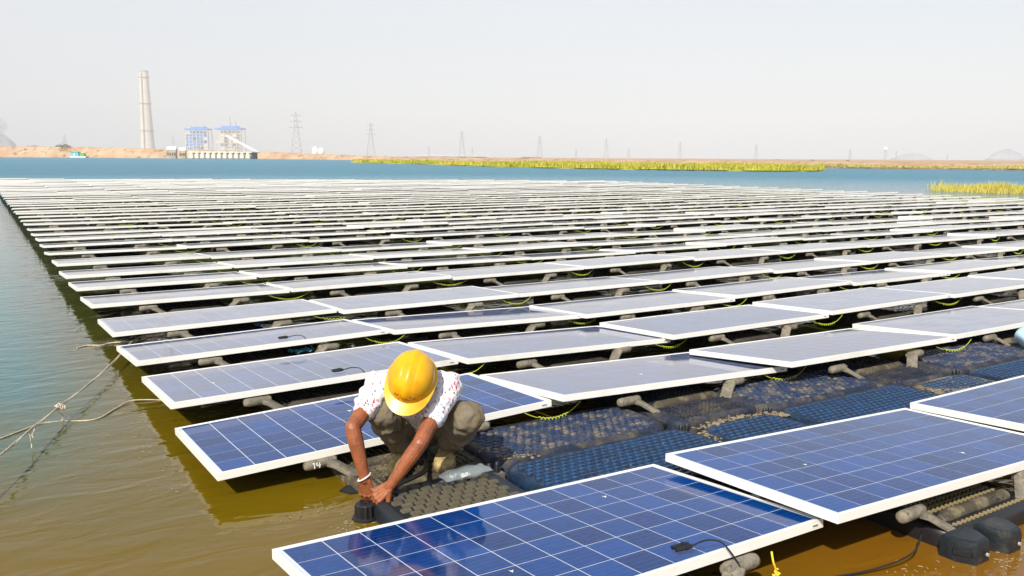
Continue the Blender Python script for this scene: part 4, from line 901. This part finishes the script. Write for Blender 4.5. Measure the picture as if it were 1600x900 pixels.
# hands
def hand(wr, d, nrm, thumb_side, curl, scale=1.0, spread=1.0):
    d = d.normalized(); nrm = (nrm - d*nrm.dot(d)).normalized(); s = d.cross(nrm)*thumb_side      # s points to the thumb side
    pc = wr + d*.045*scale
    for k in range(4): 
        o = (k-1.5)*-.0205*spread; base = wr + d*(.080+(.004 if k in (1,2) else -.004))*scale + s*o
        capsule(g, wr + s*o*.55 + d*.008, base, .0145, .0105, 10); g.ball(base + nrm*.003, .0108, 10, 8)
        ln = [(.040,.025,.019),(.044,.028,.020),(.041,.026,.020),(.032,.020,.017)][k]; ang = 0; p = base; dirv = d
        for q, l in enumerate(ln):
            ang += curl[q] + k*.03; dirv = (d*math.cos(ang) - nrm*math.sin(ang)).normalized(); p2 = p + dirv*l*scale; capsule(g, p, p2, [.0088,.0082,.0077][q]*(.93 if k == 3 else 1), [.0084,.0078,.0066][q]*(.93 if k == 3 else 1), 10); p = p2
    t0 = wr + d*.022 + s*.024 - nrm*.006; t1 = t0 + (d*.6 + s*.55 - nrm*.45).normalized()*.040; t2 = t1 + (d*.8 + s*.05 - nrm*.65).normalized()*.030; t3 = t2 + (d*.8 - s*.25 - nrm*.6).normalized()*.022
    chain(g, [t0, t1, t2, t3], [.015,.0120,.0105,.0085], 10)
hand(J['wrL'], (-UP*.90 + RT*.10 - TC*.12), (TC*.95 - RT*.25 + UP*.1), 1, (.28,.55,.55), 1.0)
hand(J['wrR'], (-UP*.50 - RT*.66 + TC*.05), (TC*.62 + UP*.62 - RT*.1), -1, (.55,.75,.55), 1.0)
body = remesh(g, 'body', .0027, 2); body.materials.append(M_skin); link('body', local(body), wk)
# eyes and hair
M_hair = mat('black hair', (.012,.010,.009), .6); M_eye = mat('eye white', (.7,.68,.62), .3)
for s in (-1, 1):
    g = MB(); g.ball(hp(s*.030,.084,-.030), .011, 10, 8); ey = link('eye', local(g.mesh('eye', True)), wk, M_eye); g = MB(); g.ball(hp(s*.030,.0925,-.032), .0048, 8, 6); link('pupil', local(g.mesh('pupil', True)), ey, M_hair)
g = MB(); g.ball(hp(0,-.010,-.006), (.080,.094,.082), 20, 14, M=HM); me = g.mesh('hair', True)
for v in me.vertices:
    q = HM.transposed() @ (v.co - hc)
    if q.z < -.02 and q.y > .02: v.co = hc + (v.co-hc)*.8
me = crumple(me, .003, 120); link('hair', local(me), wk, M_hair)
# --- helmet
M_helm = mat('yellow helmet shell', (.74,.38,.002), .32, .45, var=(.66,.27,.002), vscale=9, vthr=(.42,.75), coat=.12, var2=(.55,.30,.04), v2scale=60, v2thr=(.66,.74), bump=.06, bscale=25)
g = MB(); NU, NV = 64, 22; rs = []
def dome(a, t):
    """a angle round the crown (pi/2 = front), t 0 rim .. 1 crown"""
    ph = t*math.pi/2; x = .109*math.cos(a)*math.cos(ph)**.82; y = .132*math.sin(a)*math.cos(ph)**.82; z = .118*math.sin(ph)**.95
    rb = 0
    for xc, wd, hh in ((0,.013,.0050),(-.030,.0035,-.0030),(.030,.0035,-.0030)):
        rb += hh*math.exp(-((x-xc)/wd)**2)*min(1, t*4)
    n_ = Vector((x/.109**2, y/.132**2, z/.118**2)).normalized(); return Vector((x, y, z)) + n_*rb
HZ0 = .002
for j in range(NV+1):
    t = j/NV*.995; rs.append([hp(*(dome(2*math.pi*k/NU, t)+Vector((0,-.004,HZ0)))) for k in range(NU)])
brim = []
for k in range(NU):
    a = 2*math.pi*k/NU; f = max(0, math.sin(a)); ext = .010 + .046*f**2.2; q = dome(a, 0); dr = Vector((q.x, q.y, 0)).normalized(); brim.append((q, dr, ext, f))
r1 = [hp(*(q + dr*ext + Vector((0,-.004,HZ0-.006-.016*f**2+.004)))) for q, dr, ext, f in brim]; r2 = [hp(*(q + dr*ext + Vector((0,-.004,HZ0-.006-.016*f**2)))) for q, dr, ext, f in brim]
r3 = [hp(*(q - dr*.003 + Vector((0,-.004,HZ0-.006)))) for q, dr, ext, f in brim]
rin = [hp(*(dome(2*math.pi*k/NU, .3)*.94+Vector((0,-.004,HZ0)))) for k in range(NU)]; rin2 = [hp(*(dome(2*math.pi*k/NU, .9)*.94+Vector((0,-.004,HZ0)))) for k in range(NU)]
g.loft([rin2, rin, r3, r2, r1] + rs); me = autosmooth(g.mesh('hard_hat'), 50)
helm = link('hard_hat', local(me), wk, M_helm)
g = MB(); rr = random.Random(5); M_scuff = mat('dark scribble', (.16,.07,.01), .7)
for i in range(26):
    t = .13+.10*rr.random()+.0; a = math.pi/2 + (i/25-.5)*.95; t += .03*math.sin(i*1.7)
    P = [hp(*(dome(a + .035*math.cos(i*2.1+k*1.9)*(.3+.2*k), t + .022*math.sin(i+k*1.3))*1.008 + Vector((0,-.004,HZ0)))) for k in range(4)]
    g.tube(P, .0011, 4)
link('scribble', local(g.mesh('scribble')), helm, M_scuff)
# --- trousers
g = MB()
chain(g, [J['pelvis'], J['belly']], [.125,.115])
for s in 'LR':
    hp_, kn, an = J['hip'+s], J['knee'+s], J['ank'+s]
    chain(g, [hp_, hp_.lerp(kn, .5), kn], [.105,.094,.082], 16); chain(g, [kn, kn.lerp(an, .35), kn.lerp(an, .84)], [.080,.074,.058], 16)
def folds(p):
    v = 0
    for s in 'LR':
        k = (p - J['knee'+s]).length; v += .0085*math.sin(k*115 + 7*noise.noise(p*9))*math.exp(-((k-.14)/.07)**2)
    return v + .009*noise.noise(p*15) + .005*noise.noise(p*38) + .002*abs(noise.noise(p*90))
me = displace(remesh(g, 'trousers', .006, 3), folds)
M_tr = mat('khaki cloth', (.185,.160,.115), .9, .15, var=(.165,.130,.080), vscale=9, bump=.35, bscale=220); me.materials.append(M_tr); tro = link('trousers', local(me), wk)
for s in 'LR':   # turned cuffs
    an = J['knee'+s].lerp(J['ank'+s], .84); d = (J['ank'+s]-J['knee'+s]).normalized(); g = MB(); x = d.orthogonal().normalized(); y = d.cross(x)
    g.loft([[an + d*t + (x*math.cos(2*math.pi*k/20) + y*math.sin(2*math.pi*k/20))*(r*(1+.05*math.sin(k*1.9))) for k in range(20)] for t, r in ((-.02,.060),(.028,.057),(.030,.052),(.0,.048))], False); link('cuff', local(autosmooth(g.mesh('cuff'), 60)), tro, M_tr)
# --- shirt
g = MB()
chain(g, [J['belly']+TC*-.02, J['chest']], [.135,.135], 18); chain(g, [J['pelvis']+UP*.05-TC*.05, J['belly']], [.125,.130], 18); chain(g, [J['shL'], J['chest'], J['shR']], [.078,.10,.078], 16); chain(g, [J['chest'], J['neck']], [.105,.070], 16)
for s in 'LR': chain(g, [J['sh'+s], J['sh'+s].lerp(J['el'+s], .52)], [.076,.062], 16)
def sfold(p): return .004*noise.noise(p*40) + .010*math.sin((p.x*.7+p.y*.4+p.z)*75 + 6*noise.noise(p*8))*max(0, noise.noise(p*6+Vector((3,0,0)))+.3) + .007*noise.noise(p*13)
me = displace(remesh(g, 'shirt', .006, 3), sfold)
def shirt_mat():
    m = bpy.data.materials.new('flowered white cotton'); m.use_nodes = True; t = m.node_tree; b = t.nodes['Principled BSDF']; Lk = t.links.new; b.inputs['Roughness'].default_value = .85
    tc = t.nodes.new('ShaderNodeTexCoord'); mp = t.nodes.new('ShaderNodeMapping'); mp.inputs['Scale'].default_value = (1,1,.55); mp.inputs['Rotation'].default_value = (.5,.6,.4)
    dn = t.nodes.new('ShaderNodeTexNoise'); dn.inputs['Scale'].default_value = 60; Lk(tc.outputs['Object'], dn.inputs['Vector']); ms = t.nodes.new('ShaderNodeVectorMath'); ms.operation = 'SCALE'; ms.inputs['Scale'].default_value = .022; Lk(dn.outputs['Color'], ms.inputs[0])
    av = t.nodes.new('ShaderNodeVectorMath'); av.operation = 'ADD'; Lk(tc.outputs['Object'], av.inputs[0]); Lk(ms.outputs[0], av.inputs[1]); Lk(av.outputs[0], mp.inputs[0])
    cur = None
    for sc, thr, ramp in ((58, .30, ((0,(.62,.06,.14,1)),(.45,(.72,.25,.22,1)),(.60,(.16,.20,.45,1)),(.78,(.10,.12,.10,1)))), (80, .30, ((0,(.45,.44,.52,1)),(.35,(.66,.36,.42,1)),(.65,(.40,.38,.40,1)),(.85,(.15,.30,.55,1))))):
        v = t.nodes.new('ShaderNodeTexVoronoi'); v.inputs['Scale'].default_value = sc; Lk(mp.outputs[0], v.inputs['Vector'])
        lt = t.nodes.new('ShaderNodeMath'); lt.operation = 'LESS_THAN'; lt.inputs[1].default_value = thr; Lk(v.outputs['Distance'], lt.inputs[0])
        sp = t.nodes.new('ShaderNodeSeparateColor'); Lk(v.outputs['Color'], sp.inputs[0]); g2 = t.nodes.new('ShaderNodeMath'); g2.operation = 'LESS_THAN'; g2.inputs[1].default_value = .92; Lk(sp.outputs[1], g2.inputs[0])
        mu = t.nodes.new('ShaderNodeMath'); mu.operation = 'MULTIPLY'; Lk(lt.outputs[0], mu.inputs[0]); Lk(g2.outputs[0], mu.inputs[1])
        cr = t.nodes.new('ShaderNodeValToRGB'); cr.color_ramp.interpolation = 'CONSTANT'; Lk(sp.outputs[0], cr.inputs[0]); e = cr.color_ramp.elements; e[0].color = ramp[0][1]; e[1].position = ramp[1][0]; e[1].color = ramp[1][1]
        for p_, c_ in ramp[2:]: x = e.new(p_); x.color = c_
        mx = t.nodes.new('ShaderNodeMix'); mx.data_type = 'RGBA'; Lk(mu.outputs[0], mx.inputs[0]); Lk(cr.outputs[0], mx.inputs[7])
        if cur: Lk(cur, mx.inputs[6])
        else: mx.inputs[6].default_value = (.80,.77,.76,1)
        cur = mx.outputs[2]
    Lk(cur, b.inputs['Base Color']); return m
me.materials.append(shirt_mat()); link('shirt', local(me), wk)
# --- shoes
M_shoe = mat('dusty tan suede', (.42,.32,.15), .95, .1, var=(.26,.19,.08), vscale=28, bump=.5, bscale=120); M_sole = mat('sole', (.22,.16,.09), .9)
for s in 'LR':
    an = J['ank'+s]; to = J['toe'+s]; dr = Vector((to.x-an.x, to.y-an.y, 0)).normalized(); flat = dr.copy(); dr = (dr + UP*(.13 if s == 'R' else .02)).normalized(); sd_ = Vector((-flat.y, flat.x, 0)); base = Vector((an.x, an.y, .068 if s == 'L' else .072)) - flat*.055
    e = MB(); rs = []
    for t, w_, h_ in ((0,.030,.075),(.02,.047,.115),(.06,.052,.125),(.10,.048,.105),(.14,.047,.084),(.19,.052,.066),(.235,.050,.056),(.268,.036,.044),(.285,.014,.026)):
        c = base + dr*t; rs.append([c + sd_*w_*math.cos(2*math.pi*k/16) + UP*(h_*.5 + h_*.5*math.copysign(abs(math.sin(2*math.pi*k/16))**.8, math.sin(2*math.pi*k/16))) for k in range(16)])
    e.loft(rs); me = crumple(autosmooth(e.mesh('shoe'), 60), .004, 40); sh = link('shoe', local(me), wk, M_shoe)
    e = MB(); e.loft([[base + dr*(.142 + .148*math.cos(a)) + sd_*(.055*math.sin(a)) + UP*z for a in [2*math.pi*k/20 for k in range(20)]] for z in (0, .014)]); link('sole', local(e.mesh('sole')), sh, M_sole)
    e = MB()
    for i in range(5):
        c = base + dr*(.105+.018*i) + UP*(.088-.0075*i); e.tube([c - sd_*.024 - UP*.006, c + dr*.004 + UP*.003, c + sd_*.024 - UP*.006], .0028, 5)
    for q in (-1, 1):
        c = base + dr*.10 + UP*.09; e.tube(smooth_path([c, c+sd_*q*.03+UP*.012, c+sd_*q*.045+dr*.03-UP*.02, c+sd_*q*.015+dr*.035-UP*.012]), .0025, 5)
    link('laces', local(e.mesh('laces')), sh, M_black)
# --- bracelet
d = (J['wrL'] - J['elL']).normalized(); c = J['wrL'] - d*.012; x = d.orthogonal().normalized(); y = d.cross(x); g = MB()
g.tube([c + (x*math.cos(a) + y*math.sin(a))*.0315 + d*.010*math.cos(a-1) for a in [2*math.pi*k/24 for k in range(25)]], .0036, 6, 0, False); link('bracelet', local(g.mesh('bracelet', True)), wk, M_white)

# ------------------------------------------------------------ haze over the whole place
g = MB(); g.box(-5700, 5700, -5700, 5700, -2.5, 330)
hz = tag(link('haze', g.mesh('haze'), mats=vol('haze air', .00030, (.99,.99,1.0), -.15)), kind='stuff')
hz['label'] = 'pale haze in the air over the whole lake'; hz['category'] = 'haze'
